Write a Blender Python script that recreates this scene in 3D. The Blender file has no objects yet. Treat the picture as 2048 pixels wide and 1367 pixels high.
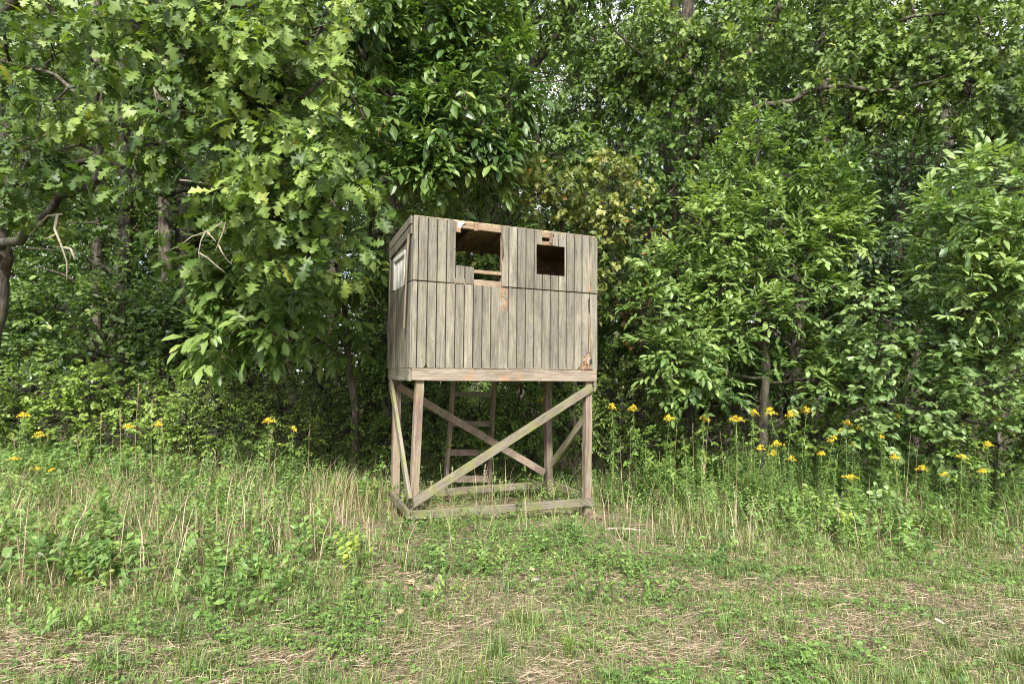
import bpy, math, random
import numpy as np
from mathutils import Matrix, Vector

random.seed(4)
RNG = np.random.default_rng(7)
C = bpy.context.scene.collection
SC = bpy.context.scene

# ------------------------------------------------------------------ camera, world, sun, exposure
F = 1168.0                       # focal length in pixels of the 2048 wide photograph
TH, ROLL, EYE = 0.0582, 0.0079, 1.50
cam_d = bpy.data.cameras.new('camera'); cam = bpy.data.objects.new('camera', cam_d); C.objects.link(cam)
cam_d.sensor_width = 36.0; cam_d.lens = F * 36.0 / 2048.0
cam_d.clip_start = 0.05; cam_d.clip_end = 900.0
CAMM = Matrix.Translation((0, 0, EYE)) @ Matrix.Rotation(math.pi/2 + TH, 4, 'X') @ Matrix.Rotation(ROLL, 4, 'Z')
cam.matrix_world = CAMM
SC.camera = cam

SUN_EL, SUN_AZ = math.radians(41), math.radians(180)
w = bpy.data.worlds.new('World'); SC.world = w; w.use_nodes = True
nt = w.node_tree; nt.nodes.clear()
out = nt.nodes.new('ShaderNodeOutputWorld'); bg = nt.nodes.new('ShaderNodeBackground')
sky = nt.nodes.new('ShaderNodeTexSky'); sky.sky_type = 'NISHITA'; sky.sun_disc = False
sky.sun_elevation = SUN_EL; sky.sun_rotation = SUN_AZ; sky.air_density = 1.0; sky.dust_density = 2.0
tc = nt.nodes.new('ShaderNodeTexCoord')
mp = nt.nodes.new('ShaderNodeMapping'); mp.inputs['Scale'].default_value = (1.6, 1.6, 4.0)
nz = nt.nodes.new('ShaderNodeTexNoise'); nz.inputs['Scale'].default_value = 2.2; nz.inputs['Detail'].default_value = 9; nz.inputs['Roughness'].default_value = 0.6
cr = nt.nodes.new('ShaderNodeValToRGB'); cr.color_ramp.elements[0].position = 0.36; cr.color_ramp.elements[1].position = 0.56
cr.color_ramp.elements[0].color = (0.15, 0.15, 0.15, 1)
mx = nt.nodes.new('ShaderNodeMix'); mx.data_type = 'RGBA'
mx.inputs[7].default_value = (7.6, 7.5, 7.6, 1)
nt.links.new(tc.outputs['Generated'], mp.inputs['Vector']); nt.links.new(mp.outputs[0], nz.inputs['Vector'])
nt.links.new(nz.outputs[0], cr.inputs[0]); nt.links.new(cr.outputs[0], mx.inputs[0])
nt.links.new(sky.outputs[0], mx.inputs[6]); nt.links.new(mx.outputs[2], bg.inputs[0])
bg.inputs[1].default_value = 0.10
nt.links.new(bg.outputs[0], out.inputs[0])

sd = bpy.data.lights.new('sun', 'SUN'); sun = bpy.data.objects.new('sun', sd); C.objects.link(sun)
sd.energy = 3.3; sd.angle = math.radians(8); sd.color = (1.0, 0.95, 0.87)
sdir = Vector((math.sin(SUN_AZ)*math.cos(SUN_EL), math.cos(SUN_AZ)*math.cos(SUN_EL), math.sin(SUN_EL)))
sun.rotation_euler = sdir.to_track_quat('Z', 'Y').to_euler()

SC.view_settings.view_transform = 'Standard'; SC.view_settings.look = 'None'
SC.view_settings.exposure = 1.42; SC.view_settings.gamma = 1.0; SC.view_settings.use_curve_mapping = False
SC.cycles.max_bounces = 6; SC.cycles.transparent_max_bounces = 8; SC.cycles.diffuse_bounces = 3
SC.cycles.transmission_bounces = 4; SC.cycles.glossy_bounces = 2
SC.cycles.pixel_filter_type = 'BLACKMAN_HARRIS'; SC.cycles.filter_width = 1.05
SC.cycles.caustics_reflective = False; SC.cycles.caustics_refractive = False
SC.cycles.sample_clamp_indirect = 6.0

# ------------------------------------------------------------------ pixel helpers (only to read distances off the photograph while laying out)
M3 = np.array(CAMM.to_3x3()); OR = np.array((0, 0, EYE))
def ray(px, py):
    return M3 @ np.array(((px - 1024)/F, (683.5 - py)/F, -1.0))
def at(px, py, Y):
    d = ray(px, py); return OR + d * (Y / d[1])
def hash2(ix, iy, s):
    n = np.sin(ix*127.1 + iy*311.7 + s*74.7)*43758.5453
    return n - np.floor(n)
def vn(x, y, s=0.0):
    ix, iy = np.floor(x), np.floor(y); fx, fy = x-ix, y-iy
    fx = fx*fx*(3-2*fx); fy = fy*fy*(3-2*fy)
    a = hash2(ix, iy, s); b = hash2(ix+1, iy, s); c = hash2(ix, iy+1, s); d = hash2(ix+1, iy+1, s)
    return (a*(1-fx)+b*fx)*(1-fy) + (c*(1-fx)+d*fx)*fy
def fbm(x, y, s=0.0, o=3):
    r = 0; a = 0.5; t = 0
    for k in range(o):
        r = r + a*vn(x*2**k, y*2**k, s+k*3.3); t += a; a *= 0.5
    return r/t
def gz(x, y):
    x = np.asarray(x, float); y = np.asarray(y, float)
    return -0.055*np.tanh((x+1.0)/4.5)*4.5*np.clip(1-np.abs(x)/60, 0, 1) + 0.09*(fbm(x*0.7, y*0.7, 3)-0.5)*np.clip(1.2-np.hypot(x-0.2, y-6.5)/40, 0.3, 1) + 0.02*np.clip(y-9, 0, 20)
def gp(x, y, dz=0.0): return (float(x), float(y), float(gz(x, y))+dz)

# ------------------------------------------------------------------ materials
MATS = {}
def mat(name):
    m = bpy.data.materials.new(name); m.use_nodes = True; n = m.node_tree; n.nodes.clear()
    o = n.nodes.new('ShaderNodeOutputMaterial'); MATS[name] = m
    return m, n, o
def N(n, t, **kw):
    x = n.nodes.new(t)
    for k, v in kw.items():
        if k.startswith('i_'): x.inputs[k[2:].replace('_', ' ')].default_value = v
        else: setattr(x, k, v)
    return x
def ramp(n, src, stops):
    r = n.nodes.new('ShaderNodeValToRGB'); e = r.color_ramp.elements
    while len(e) < len(stops): e.new(0.5)
    for k, (p, c) in enumerate(stops):
        e[k].position = p; e[k].color = (c[0], c[1], c[2], 1) if hasattr(c, '__len__') else (c, c, c, 1)
    n.links.new(src, r.inputs[0]); return r.outputs[0]
def mixc(n, f, a, b, mode='MIX'):
    m = n.nodes.new('ShaderNodeMix'); m.data_type = 'RGBA'; m.blend_type = mode
    for k, v in ((0, f), (6, a), (7, b)):
        if hasattr(v, 'is_linked'): n.links.new(v, m.inputs[k])
        else: m.inputs[k].default_value = v if k == 0 else (*v, 1)
    return m.outputs[2]

def leaf_mat(name, stops, rough=0.42, trans=0.32, spec=0.5):
    m, n, o = mat(name)
    a = N(n, 'ShaderNodeAttribute', attribute_name='tint')
    col = ramp(n, a.outputs['Fac'], stops)
    g = N(n, 'ShaderNodeNewGeometry')
    col2 = mixc(n, g.outputs['Backfacing'], col, (0.32, 0.40, 0.25))
    mm = n.nodes.new('ShaderNodeMath'); mm.operation = 'MULTIPLY'; mm.inputs[1].default_value = 0.14
    n.links.new(g.outputs['Backfacing'], mm.inputs[0]); n.links.new(mm.outputs[0], col2.node.inputs[0])
    p = N(n, 'ShaderNodeBsdfPrincipled'); p.inputs['Roughness'].default_value = rough; p.inputs['Specular IOR Level'].default_value = spec
    n.links.new(col2, p.inputs['Base Color'])
    t = N(n, 'ShaderNodeBsdfTranslucent')
    tcol = mixc(n, 1.0, col, (1.25, 1.35, 0.55), 'MULTIPLY'); n.links.new(tcol, t.inputs['Color'])
    x = N(n, 'ShaderNodeMixShader'); x.inputs[0].default_value = trans
    n.links.new(p.outputs[0], x.inputs[1]); n.links.new(t.outputs[0], x.inputs[2]); n.links.new(x.outputs[0], o.inputs[0])
    return m
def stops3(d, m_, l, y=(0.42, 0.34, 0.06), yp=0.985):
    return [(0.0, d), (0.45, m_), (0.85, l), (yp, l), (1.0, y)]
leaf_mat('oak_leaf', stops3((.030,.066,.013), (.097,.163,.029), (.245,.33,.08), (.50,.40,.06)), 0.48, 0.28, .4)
leaf_mat('upoak_leaf', stops3((.036,.072,.014), (.090,.155,.028), (.23,.31,.075), (.45,.36,.08)), 0.5, 0.28, .4)
leaf_mat('hickory_leaf', stops3((.030,.070,.014), (.080,.150,.028), (.20,.29,.075), (.42,.30,.08)), 0.42, 0.28)
leaf_mat('ash_leaf', stops3((.055,.115,.032), (.135,.220,.058), (.28,.38,.11), (.38,.40,.08)), 0.45, 0.32)
leaf_mat('maple_leaf', stops3((.065,.100,.022), (.145,.185,.040), (.27,.29,.075), (.42,.20,.05), 0.93), 0.5, 0.3)
leaf_mat('dogwood_leaf', stops3((.060,.120,.036), (.140,.230,.070), (.30,.40,.15), (.40,.38,.12)), 0.45, 0.3)
leaf_mat('gloss_leaf', stops3((.030,.065,.025), (.060,.110,.040), (.10,.165,.06), (.30,.28,.05)), 0.27, 0.18, 0.8)
leaf_mat('wood_leaf', stops3((.024,.052,.010), (.062,.118,.020), (.15,.24,.040), (.35,.30,.06)), 0.42, 0.34)
leaf_mat('shrub_leaf', stops3((.055,.110,.020), (.130,.215,.035), (.25,.35,.065), (.40,.36,.10)), 0.45, 0.32)
leaf_mat('vine_leaf', stops3((.10,.10,.03), (.24,.15,.05), (.38,.20,.07), (.50,.22,.04), .8), 0.5, 0.3)
leaf_mat('yellow_leaf', stops3((.17,.24,.05), (.30,.37,.07), (.42,.46,.10), (.6,.5,.1)), 0.5, 0.35)
leaf_mat('weed_leaf', stops3((.040,.095,.022), (.090,.175,.038), (.19,.30,.07), (.40,.40,.10)), 0.5, 0.32)
leaf_mat('goldenrod_flower', stops3((.72,.46,.010), (.85,.60,.015), (.90,.72,.05), (.5,.3,.02)), 0.7, 0.2)
leaf_mat('grass_blade', [(0, (.042,.095,.016)), (.25, (.122,.188,.027)), (.5, (.22,.285,.055)), (.62, (.30,.32,.11)), (.78, (.44,.38,.20)), (1, (.58,.49,.31))], 0.5, 0.25)
leaf_mat('straw', [(0, (.13,.080,.058)), (.5, (.33,.225,.155)), (1, (.60,.455,.335))], 0.6, 0.12)
leaf_mat('litter_leaf', [(0, (.16,.09,.05)), (.5, (.36,.25,.15)), (1, (.55,.45,.33))], 0.7, 0.1)

def bark_mat(name, c0, c1, c2, sc=18, bump=0.7):
    m, n, o = mat(name)
    t = N(n, 'ShaderNodeTexCoord'); mp = N(n, 'ShaderNodeMapping'); mp.inputs['Scale'].default_value = (1, 1, 0.22)
    n.links.new(t.outputs['Object'], mp.inputs[0])
    a = N(n, 'ShaderNodeTexNoise', i_Scale=float(sc), i_Detail=8.0, i_Roughness=0.7); n.links.new(mp.outputs[0], a.inputs[0])
    b = N(n, 'ShaderNodeTexNoise', i_Scale=3.0, i_Detail=4.0); n.links.new(t.outputs['Object'], b.inputs[0])
    col = ramp(n, a.outputs[0], [(.36, c0), (.5, c1), (.66, c2)])
    lf = ramp(n, b.outputs[0], [(.5, 0), (.68, 0.6)])
    col = mixc(n, lf, col, (.13, .15, .09))
    p = N(n, 'ShaderNodeBsdfPrincipled'); p.inputs['Roughness'].default_value = .9; n.links.new(col, p.inputs['Base Color'])
    bu = N(n, 'ShaderNodeBump', i_Strength=bump, i_Distance=.02); n.links.new(a.outputs[0], bu.inputs['Height']); n.links.new(bu.outputs[0], p.inputs['Normal'])
    n.links.new(p.outputs[0], o.inputs[0]); return m
bark_mat('bark', (.022,.018,.015), (.085,.070,.054), (.21,.18,.14), 26, 1.0)
bark_mat('bark_dark', (.008,.007,.006), (.026,.021,.017), (.085,.07,.055), 26, 1.0)
bark_mat('bark_pale', (.14,.12,.09), (.27,.235,.18), (.42,.38,.30), 40, .4)
bark_mat('bark_red', (.07,.04,.03), (.20,.12,.08), (.34,.24,.17), 30, .5)
bark_mat('stem_green', (.10,.15,.04), (.18,.22,.07), (.28,.30,.12), 60, .1)
bark_mat('stem_dry', (.22,.15,.08), (.38,.28,.16), (.52,.42,.27), 60, .1)

def wood_mat(name, c0, c1, c2, stain, stain_amt, moss, moss_amt, axis, knots=True):
    """weathered timber; axis is the object-space direction of the grain"""
    m, n, o = mat(name)
    t = N(n, 'ShaderNodeTexCoord'); oi = N(n, 'ShaderNodeObjectInfo')
    ofs = N(n, 'ShaderNodeVectorMath', operation='SCALE'); ofs.inputs[0].default_value = (7.3, 5.1, 9.7)
    n.links.new(oi.outputs['Random'], ofs.inputs['Scale'])
    add = N(n, 'ShaderNodeVectorMath', operation='ADD'); n.links.new(t.outputs['Object'], add.inputs[0]); n.links.new(ofs.outputs[0], add.inputs[1])
    mp = N(n, 'ShaderNodeMapping'); sc = [1, 1, 1]; sc[axis] = 0.06; mp.inputs['Scale'].default_value = sc; n.links.new(add.outputs[0], mp.inputs[0])
    g = N(n, 'ShaderNodeTexNoise', i_Scale=75.0, i_Detail=7.0, i_Roughness=.65, i_Distortion=.6); n.links.new(mp.outputs[0], g.inputs[0])
    mp2 = N(n, 'ShaderNodeMapping'); sc2 = [1, 1, 1]; sc2[axis] = 0.2; mp2.inputs['Scale'].default_value = sc2; n.links.new(add.outputs[0], mp2.inputs[0])
    b = N(n, 'ShaderNodeTexNoise', i_Scale=9.0, i_Detail=6.0, i_Roughness=.6); n.links.new(mp2.outputs[0], b.inputs[0])
    b2 = N(n, 'ShaderNodeTexNoise', i_Scale=3.2, i_Detail=8.0, i_Roughness=.65); n.links.new(add.outputs[0], b2.inputs[0])
    col = ramp(n, g.outputs[0], [(.28, c0), (.5, c1), (.74, c2)])
    dk = ramp(n, b.outputs[0], [(.34, (.50,.50,.50)), (.52, (1,1,1)), (.75, (1.0,1.0,1.0))]); col = mixc(n, 0.75, col, dk, 'MULTIPLY')
    if stain_amt:
        f = ramp(n, b2.outputs[0], [(.56, 0), (.70, stain_amt)]); col = mixc(n, f, col, stain)
    if name.startswith('siding'):
        mq = N(n, 'ShaderNodeMapping'); mq.inputs['Scale'].default_value = (1, 1, .09) if axis == 2 else (1, .1, 1); n.links.new(t.outputs['Object'], mq.inputs[0])
        st = N(n, 'ShaderNodeTexNoise', i_Scale=14.0, i_Detail=5.0, i_Roughness=.7); n.links.new(mq.outputs[0], st.inputs[0])
        col = mixc(n, ramp(n, st.outputs[0], [(.52, 0), (.70, .7)]), col, (.085,.078,.072))
        col = mixc(n, ramp(n, st.outputs[0], [(.28, .45), (.42, 0)]), col, (.36,.335,.275))
    if moss_amt:
        b3 = N(n, 'ShaderNodeTexNoise', i_Scale=5.0, i_Detail=7.0, i_Roughness=.7); n.links.new(t.outputs['Object'], b3.inputs[0])
        f = ramp(n, b3.outputs[0], [(.46, 0), (.64, moss_amt)]); col = mixc(n, f, col, moss)
    if knots:
        v = N(n, 'ShaderNodeTexVoronoi', i_Scale=11.0); n.links.new(add.outputs[0], v.inputs[0])
        f = ramp(n, v.outputs['Distance'], [(.055, .9), (.085, 0)]); col = mixc(n, f, col, (.035,.028,.022))
    hv = N(n, 'ShaderNodeHueSaturation'); n.links.new(col, hv.inputs['Color'])
    mr = N(n, 'ShaderNodeMapRange'); mr.inputs['To Min'].default_value = .76; mr.inputs['To Max'].default_value = 1.2
    n.links.new(oi.outputs['Random'], mr.inputs[0]); n.links.new(mr.outputs[0], hv.inputs['Value'])
    p = N(n, 'ShaderNodeBsdfPrincipled'); p.inputs['Roughness'].default_value = .85; p.inputs['Specular IOR Level'].default_value = .25
    n.links.new(hv.outputs[0], p.inputs['Base Color'])
    bu = N(n, 'ShaderNodeBump', i_Strength=.5, i_Distance=.004); n.links.new(g.outputs[0], bu.inputs['Height']); n.links.new(bu.outputs[0], p.inputs['Normal'])
    n.links.new(p.outputs[0], o.inputs[0]); return m
GRAY = ((.090,.080,.063), (.190,.174,.139), (.300,.280,.232))
wood_mat('siding', *GRAY, (.15,.145,.15), .6, (.25,.26,.15), .25, 2)
wood_mat('siding_bare', (.12,.075,.045), (.26,.175,.11), (.42,.32,.23), (.46,.43,.37), .85, (.2,.1,.05), .5, 2, False)
wood_mat('post_wood', (.11,.074,.055), (.225,.172,.138), (.36,.30,.25), (.24,.12,.07), .6, (.22,.24,.08), .25, 2)
wood_mat('beam_wood', (.11,.082,.062), (.235,.195,.155), (.38,.335,.28), (.33,.17,.075), .65, (.22,.24,.10), .1, 0)
wood_mat('brace_wood', (.10,.083,.066), (.20,.175,.138), (.31,.285,.23), (.20,.13,.09), .4, (.19,.215,.05), .75, 0)
wood_mat('inner_wood', (.13,.095,.06), (.25,.185,.125), (.38,.30,.215), (.5,.45,.36), .3, (.2,.1,.05), .2, 0)
wood_mat('white_paint', (.62,.62,.58), (.74,.74,.70), (.80,.80,.78), (.45,.47,.42), .35, (.3,.3,.2), .2, 2, False)
def chip_mat():
    m, n, o = mat('particle_board')
    t = N(n, 'ShaderNodeTexCoord')
    v = N(n, 'ShaderNodeTexVoronoi', i_Scale=55.0); n.links.new(t.outputs['Object'], v.inputs[0])
    col = ramp(n, v.outputs['Color'], [(.2, (.15,.11,.07)), (.5, (.34,.25,.155)), (.9, (.58,.45,.29))])
    p = N(n, 'ShaderNodeBsdfPrincipled'); p.inputs['Roughness'].default_value = .9; n.links.new(col, p.inputs['Base Color'])
    n.links.new(p.outputs[0], o.inputs[0])
chip_mat()
def ground_mat():
    m, n, o = mat('meadow_soil')
    t = N(n, 'ShaderNodeTexCoord')
    a = N(n, 'ShaderNodeTexNoise', i_Scale=1.4, i_Detail=6.0); n.links.new(t.outputs['Object'], a.inputs[0])
    b = N(n, 'ShaderNodeTexNoise', i_Scale=38.0, i_Detail=9.0, i_Roughness=.75); n.links.new(t.outputs['Object'], b.inputs[0])
    c1 = ramp(n, b.outputs[0], [(.3, (.08,.06,.04)), (.52, (.24,.18,.12)), (.75, (.44,.35,.25))])
    c2 = ramp(n, b.outputs[0], [(.3, (.06,.07,.025)), (.52, (.17,.18,.07)), (.75, (.32,.30,.15))])
    f = ramp(n, a.outputs[0], [(.42, 0), (.6, 1)])
    col = mixc(n, f, c1, c2)
    p = N(n, 'ShaderNodeBsdfPrincipled'); p.inputs['Roughness'].default_value = 1; n.links.new(col, p.inputs['Base Color'])
    bu = N(n, 'ShaderNodeBump', i_Strength=1.0, i_Distance=.03); n.links.new(b.outputs[0], bu.inputs['Height']); n.links.new(bu.outputs[0], p.inputs['Normal'])
    n.links.new(p.outputs[0], o.inputs[0])
ground_mat()

# ------------------------------------------------------------------ object helpers
def tag(o, label=None, cat=None, group=None, kind=None):
    if label: o['label'] = label
    if cat: o['category'] = cat
    if group: o['group'] = group
    if kind: o['kind'] = kind
    return o
def empty(name, loc, label, cat, group=None, rz=0):
    o = bpy.data.objects.new(name, None); C.objects.link(o); o.location = loc; o.rotation_euler = (0, 0, rz)
    o.empty_display_size = .1
    return tag(o, label, cat, group)
def link(name, me, parent=None, m=None, loc=None):
    o = bpy.data.objects.new(name, me); C.objects.link(o)
    if parent is not None: o.parent = parent
    if m and not me.materials: me.materials.append(MATS[m])
    if loc is not None: o.location = loc
    return o
def trimesh(name, V, T, tint=None, smooth=False, m=None):
    V = np.ascontiguousarray(V, np.float32); T = np.ascontiguousarray(T, np.int32)
    me = bpy.data.meshes.new(name); me.vertices.add(len(V)); me.vertices.foreach_set('co', V.ravel())
    me.loops.add(T.size); me.loops.foreach_set('vertex_index', T.ravel())
    me.polygons.add(len(T)); me.polygons.foreach_set('loop_start', np.arange(0, T.size, 3, dtype=np.int32))
    me.polygons.foreach_set('use_smooth', np.full(len(T), smooth))
    if tint is not None:
        a = me.attributes.new('tint', 'FLOAT', 'POINT'); a.data.foreach_set('value', np.ascontiguousarray(tint, np.float32))
    me.update(calc_edges=True)
    if m: me.materials.append(MATS[m])
    return me
def nrm(v): return v / np.maximum(np.linalg.norm(v, axis=-1, keepdims=True), 1e-9)

def tube(pts, rad, sides=7, cap=True):
    P = np.asarray(pts, float); R = np.asarray(rad, float); n = len(P)
    T = nrm(np.gradient(P, axis=0)); ref = np.array((0.31, 0.2, 0.93)) if abs(T[0][2]) < .9 else np.array((1.0, .1, 0))
    V = []
    for k in range(n):
        u = nrm(np.cross(T[k], ref)); v = np.cross(T[k], u)
        a = np.arange(sides)/sides*2*math.pi
        V.append(P[k] + R[k]*(np.cos(a)[:, None]*u + np.sin(a)[:, None]*v))
    V = np.concatenate(V); Fc = []
    for k in range(n-1):
        for j in range(sides):
            a0 = k*sides+j; a1 = k*sides+(j+1) % sides
            Fc += [(a0, a1, a1+sides), (a0, a1+sides, a0+sides)]
    if cap:
        V = np.vstack([V, P[-1:], P[:1]]); e = len(V)-2; b = (n-1)*sides
        for j in range(sides): Fc.append((b+j, b+(j+1) % sides, e)); Fc.append(((j+1) % sides, j, e+1))
    return V, np.array(Fc)
def joinp(parts):
    V = []; T = []; o = 0
    for v, t in parts:
        V.append(v); T.append(t+o); o += len(v)
    return np.concatenate(V), np.concatenate(T)
def smooth_path(pts, rads, n=None, wob=0.0, rng=RNG):
    P = np.asarray(pts, float); R = np.asarray(rads, float)
    L = np.concatenate([[0], np.cumsum(np.linalg.norm(np.diff(P, axis=0), axis=1))])
    n = n or max(4, int(L[-1]/0.14)); n = min(n, 60)
    s = np.linspace(0, L[-1], n)
    # Catmull-Rom through the points
    Q = np.zeros((n, 3)); r = np.interp(s, L, R)
    for k, q in enumerate(s):
        i = min(max(np.searchsorted(L, q)-1, 0), len(P)-2); u = (q-L[i])/max(L[i+1]-L[i], 1e-6)
        p0 = P[max(i-1, 0)]; p1 = P[i]; p2 = P[i+1]; p3 = P[min(i+2, len(P)-1)]
        Q[k] = .5*((2*p1)+(-p0+p2)*u+(2*p0-5*p1+4*p2-p3)*u*u+(-p0+3*p1-3*p2+p3)*u**3)
    if wob: Q[1:-1] += rng.normal(0, wob, (n-2, 3)); r = r*(1+rng.normal(0, .06, n))
    return Q, r
def fast_twigs(A, B, r0, r1):
    """many straight three-sided twigs at once"""
    n = len(A); d = nrm(B-A); u = nrm(np.cross(d, np.array((.3, .5, .81)))); v = np.cross(d, u)
    V = np.zeros((n, 6, 3))
    for k in range(3):
        a = k*2*math.pi/3; o = math.cos(a)*u+math.sin(a)*v
        V[:, k] = A+o*r0; V[:, 3+k] = B+o*r1
    t = np.array([(0, 1, 4), (0, 4, 3), (1, 2, 5), (1, 5, 4), (2, 0, 3), (2, 3, 5)])
    T = (np.arange(n)[:, None, None]*6+t).reshape(-1, 3)
    return V.reshape(-1, 3), T

# ------------------------------------------------------------------ leaf templates: length 1 along +y, normal +z
def leaf_t(st, wd, fold=.25, curl=.25, asym=0.0, rib=.07):
    """st: stations along the midrib, wd: half widths; first and last are points"""
    V = []; tn = []; T = []
    def z(y): return -curl*y*y
    n = len(st)
    for k in range(n):
        V.append((0, st[k], z(st[k]))); tn.append(rib)
    Ls, Rs = {}, {}
    for k in range(n):
        if wd[k] > 0:
            for s, D in ((-1, Ls), (1, Rs)):
                w_ = wd[k]*(1+asym*s*(1 if k % 2 else -1)); y = st[k]+w_*.12
                D[k] = len(V); V.append((s*w_, y, z(y)+fold*w_)); tn.append(-rib*.5)
    for D, s in ((Ls, -1), (Rs, 1)):
        for k in range(n-1):
            a, b = D.get(k), D.get(k+1)
            q = []
            if a is None and b is not None: q = [(k, k+1, b)]
            elif a is not None and b is None: q = [(k, k+1, a)]
            elif a is not None: q = [(k, k+1, b), (k, b, a)]
            for t in q: T.append(t if s < 0 else t[::-1])
    T = [t for t in T]
    return np.array(V, float), np.array(T), np.array(tn)
def flipup(t):                      # make every face look up
    V, T, n = t; out_ = []
    for f in T:
        a, b, c = V[f[0]], V[f[1]], V[f[2]]
        out_.append(f if np.cross(b-a, c-a)[2] > 0 else f[::-1])
    return V, np.array(out_), n
TPL = {
 'oak': [flipup(leaf_t([0,.14,.24,.34,.47,.57,.70,.80,.90,1], [0,.03,.17,.055,.33,.09,.37,.13,.19,0], .2, .35, .10)),
         flipup(leaf_t([0,.16,.28,.38,.52,.62,.76,.86,.94,1], [0,.04,.21,.07,.36,.11,.34,.12,.13,0], .35, .2, .16)),
         flipup(leaf_t([0,.12,.24,.33,.46,.55,.68,.79,.91,1], [0,.03,.15,.05,.29,.08,.38,.16,.22,0], .1, .55, .06))],
 'oakfar': [flipup(leaf_t([0,.28,.42,.66,.82,1], [0,.20,.08,.34,.15,0], .2, .35, .10)), flipup(leaf_t([0,.25,.5,.62,.85,1], [0,.14,.32,.12,.24,0], .3, .3, .12))],
 'lance': [flipup(leaf_t([0,.25,.55,.8,1], [0,.16,.24,.13,0], .3, .25)), flipup(leaf_t([0,.3,.6,.85,1], [0,.19,.26,.12,0], .15, .4)),
           flipup(leaf_t([0,.2,.5,.8,1], [0,.12,.18,.10,0], .45, .1))],
 'lance3': [flipup(leaf_t([0,.35,.75,1], [0,.21,.17,0], .3, .25)), flipup(leaf_t([0,.4,.8,1], [0,.24,.14,0], .15, .4)), flipup(leaf_t([0,.3,.7,1], [0,.18,.19,0], .4, .1))],
 'oval': [flipup(leaf_t([0,.22,.5,.8,1], [0,.24,.32,.20,0], .25, .25)), flipup(leaf_t([0,.25,.55,.8,1], [0,.27,.34,.21,0], .1, .45)),
          flipup(leaf_t([0,.2,.45,.8,1], [0,.22,.30,.18,0], .4, .1))],
 'maple': [flipup(leaf_t([0,.08,.22,.38,.52,.64,.80,1], [0,.20,.46,.22,.48,.18,.14,0], .15, .25, .06)),
           flipup(leaf_t([0,.10,.25,.40,.55,.70,.85,1], [0,.25,.42,.20,.42,.16,.12,0], .3, .4, .1))],
 'simple': [flipup(leaf_t([0,.45,1], [0,.30,0], .3, .3)), flipup(leaf_t([0,.5,1], [0,.26,0], .15, .5))],
 'quad': [(np.array([(0,0,0),(-.3,.5,.08),(0,1,-.1),(.3,.5,.08)], float), np.array([(0,3,2),(0,2,1)]), np.zeros(4))],
 'blade': [flipup(leaf_t([0,.4,1], [0,.09,0], .3, .35)), flipup(leaf_t([0,.5,1], [0,.08,0], .2, .7))],
}

class Leaves:
    def __init__(s): s.p = []; s.y = []; s.z = []; s.s = []; s.t = []
    def add(s, P, Y, Z, S, T):
        s.p.append(P.reshape(-1, 3)); s.y.append(Y.reshape(-1, 3)); s.z.append(Z.reshape(-1, 3)); s.s.append(S.reshape(-1)); s.t.append(T.reshape(-1))
    def done(s):
        s.p, s.y, s.z, s.s, s.t = [np.concatenate(a) if isinstance(a, list) else a for a in (s.p, s.y, s.z, s.s, s.t)]
        y = nrm(s.y); z = nrm(s.z-(s.z*y).sum(-1, keepdims=True)*y); x = np.cross(y, z)
        s.B = np.stack([x, y, z], axis=2)     # columns
        return s
    def take(s, m):
        r = Leaves(); r.p, r.y, r.z, r.s, r.t, r.B = s.p[m], s.y[m], s.z[m], s.s[m], s.t[m], s.B[m]; return r
def bake(name, L, tpls, m, origin=(0, 0, 0), rng=RNG, smooth=False):
    var = rng.integers(0, len(tpls), len(L.p)); Vs = []; Ts = []; tt = []; o = 0
    for k, (v, t, tn) in enumerate(tpls):
        i = np.nonzero(var == k)[0]
        if not len(i): continue
        V = np.einsum('nij,vj->nvi', L.B[i], v)*L.s[i][:, None, None]+L.p[i][:, None, :]-np.array(origin)
        Vs.append(V.reshape(-1, 3)); Ts.append((t[None]+np.arange(len(i))[:, None, None]*len(v)).reshape(-1, 3)+o); o += len(i)*len(v)
        tt.append(np.clip(L.t[i][:, None]+tn[None], 0, 1).ravel())
    return trimesh(name, np.concatenate(Vs), np.concatenate(Ts), np.concatenate(tt), smooth, m)

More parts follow.
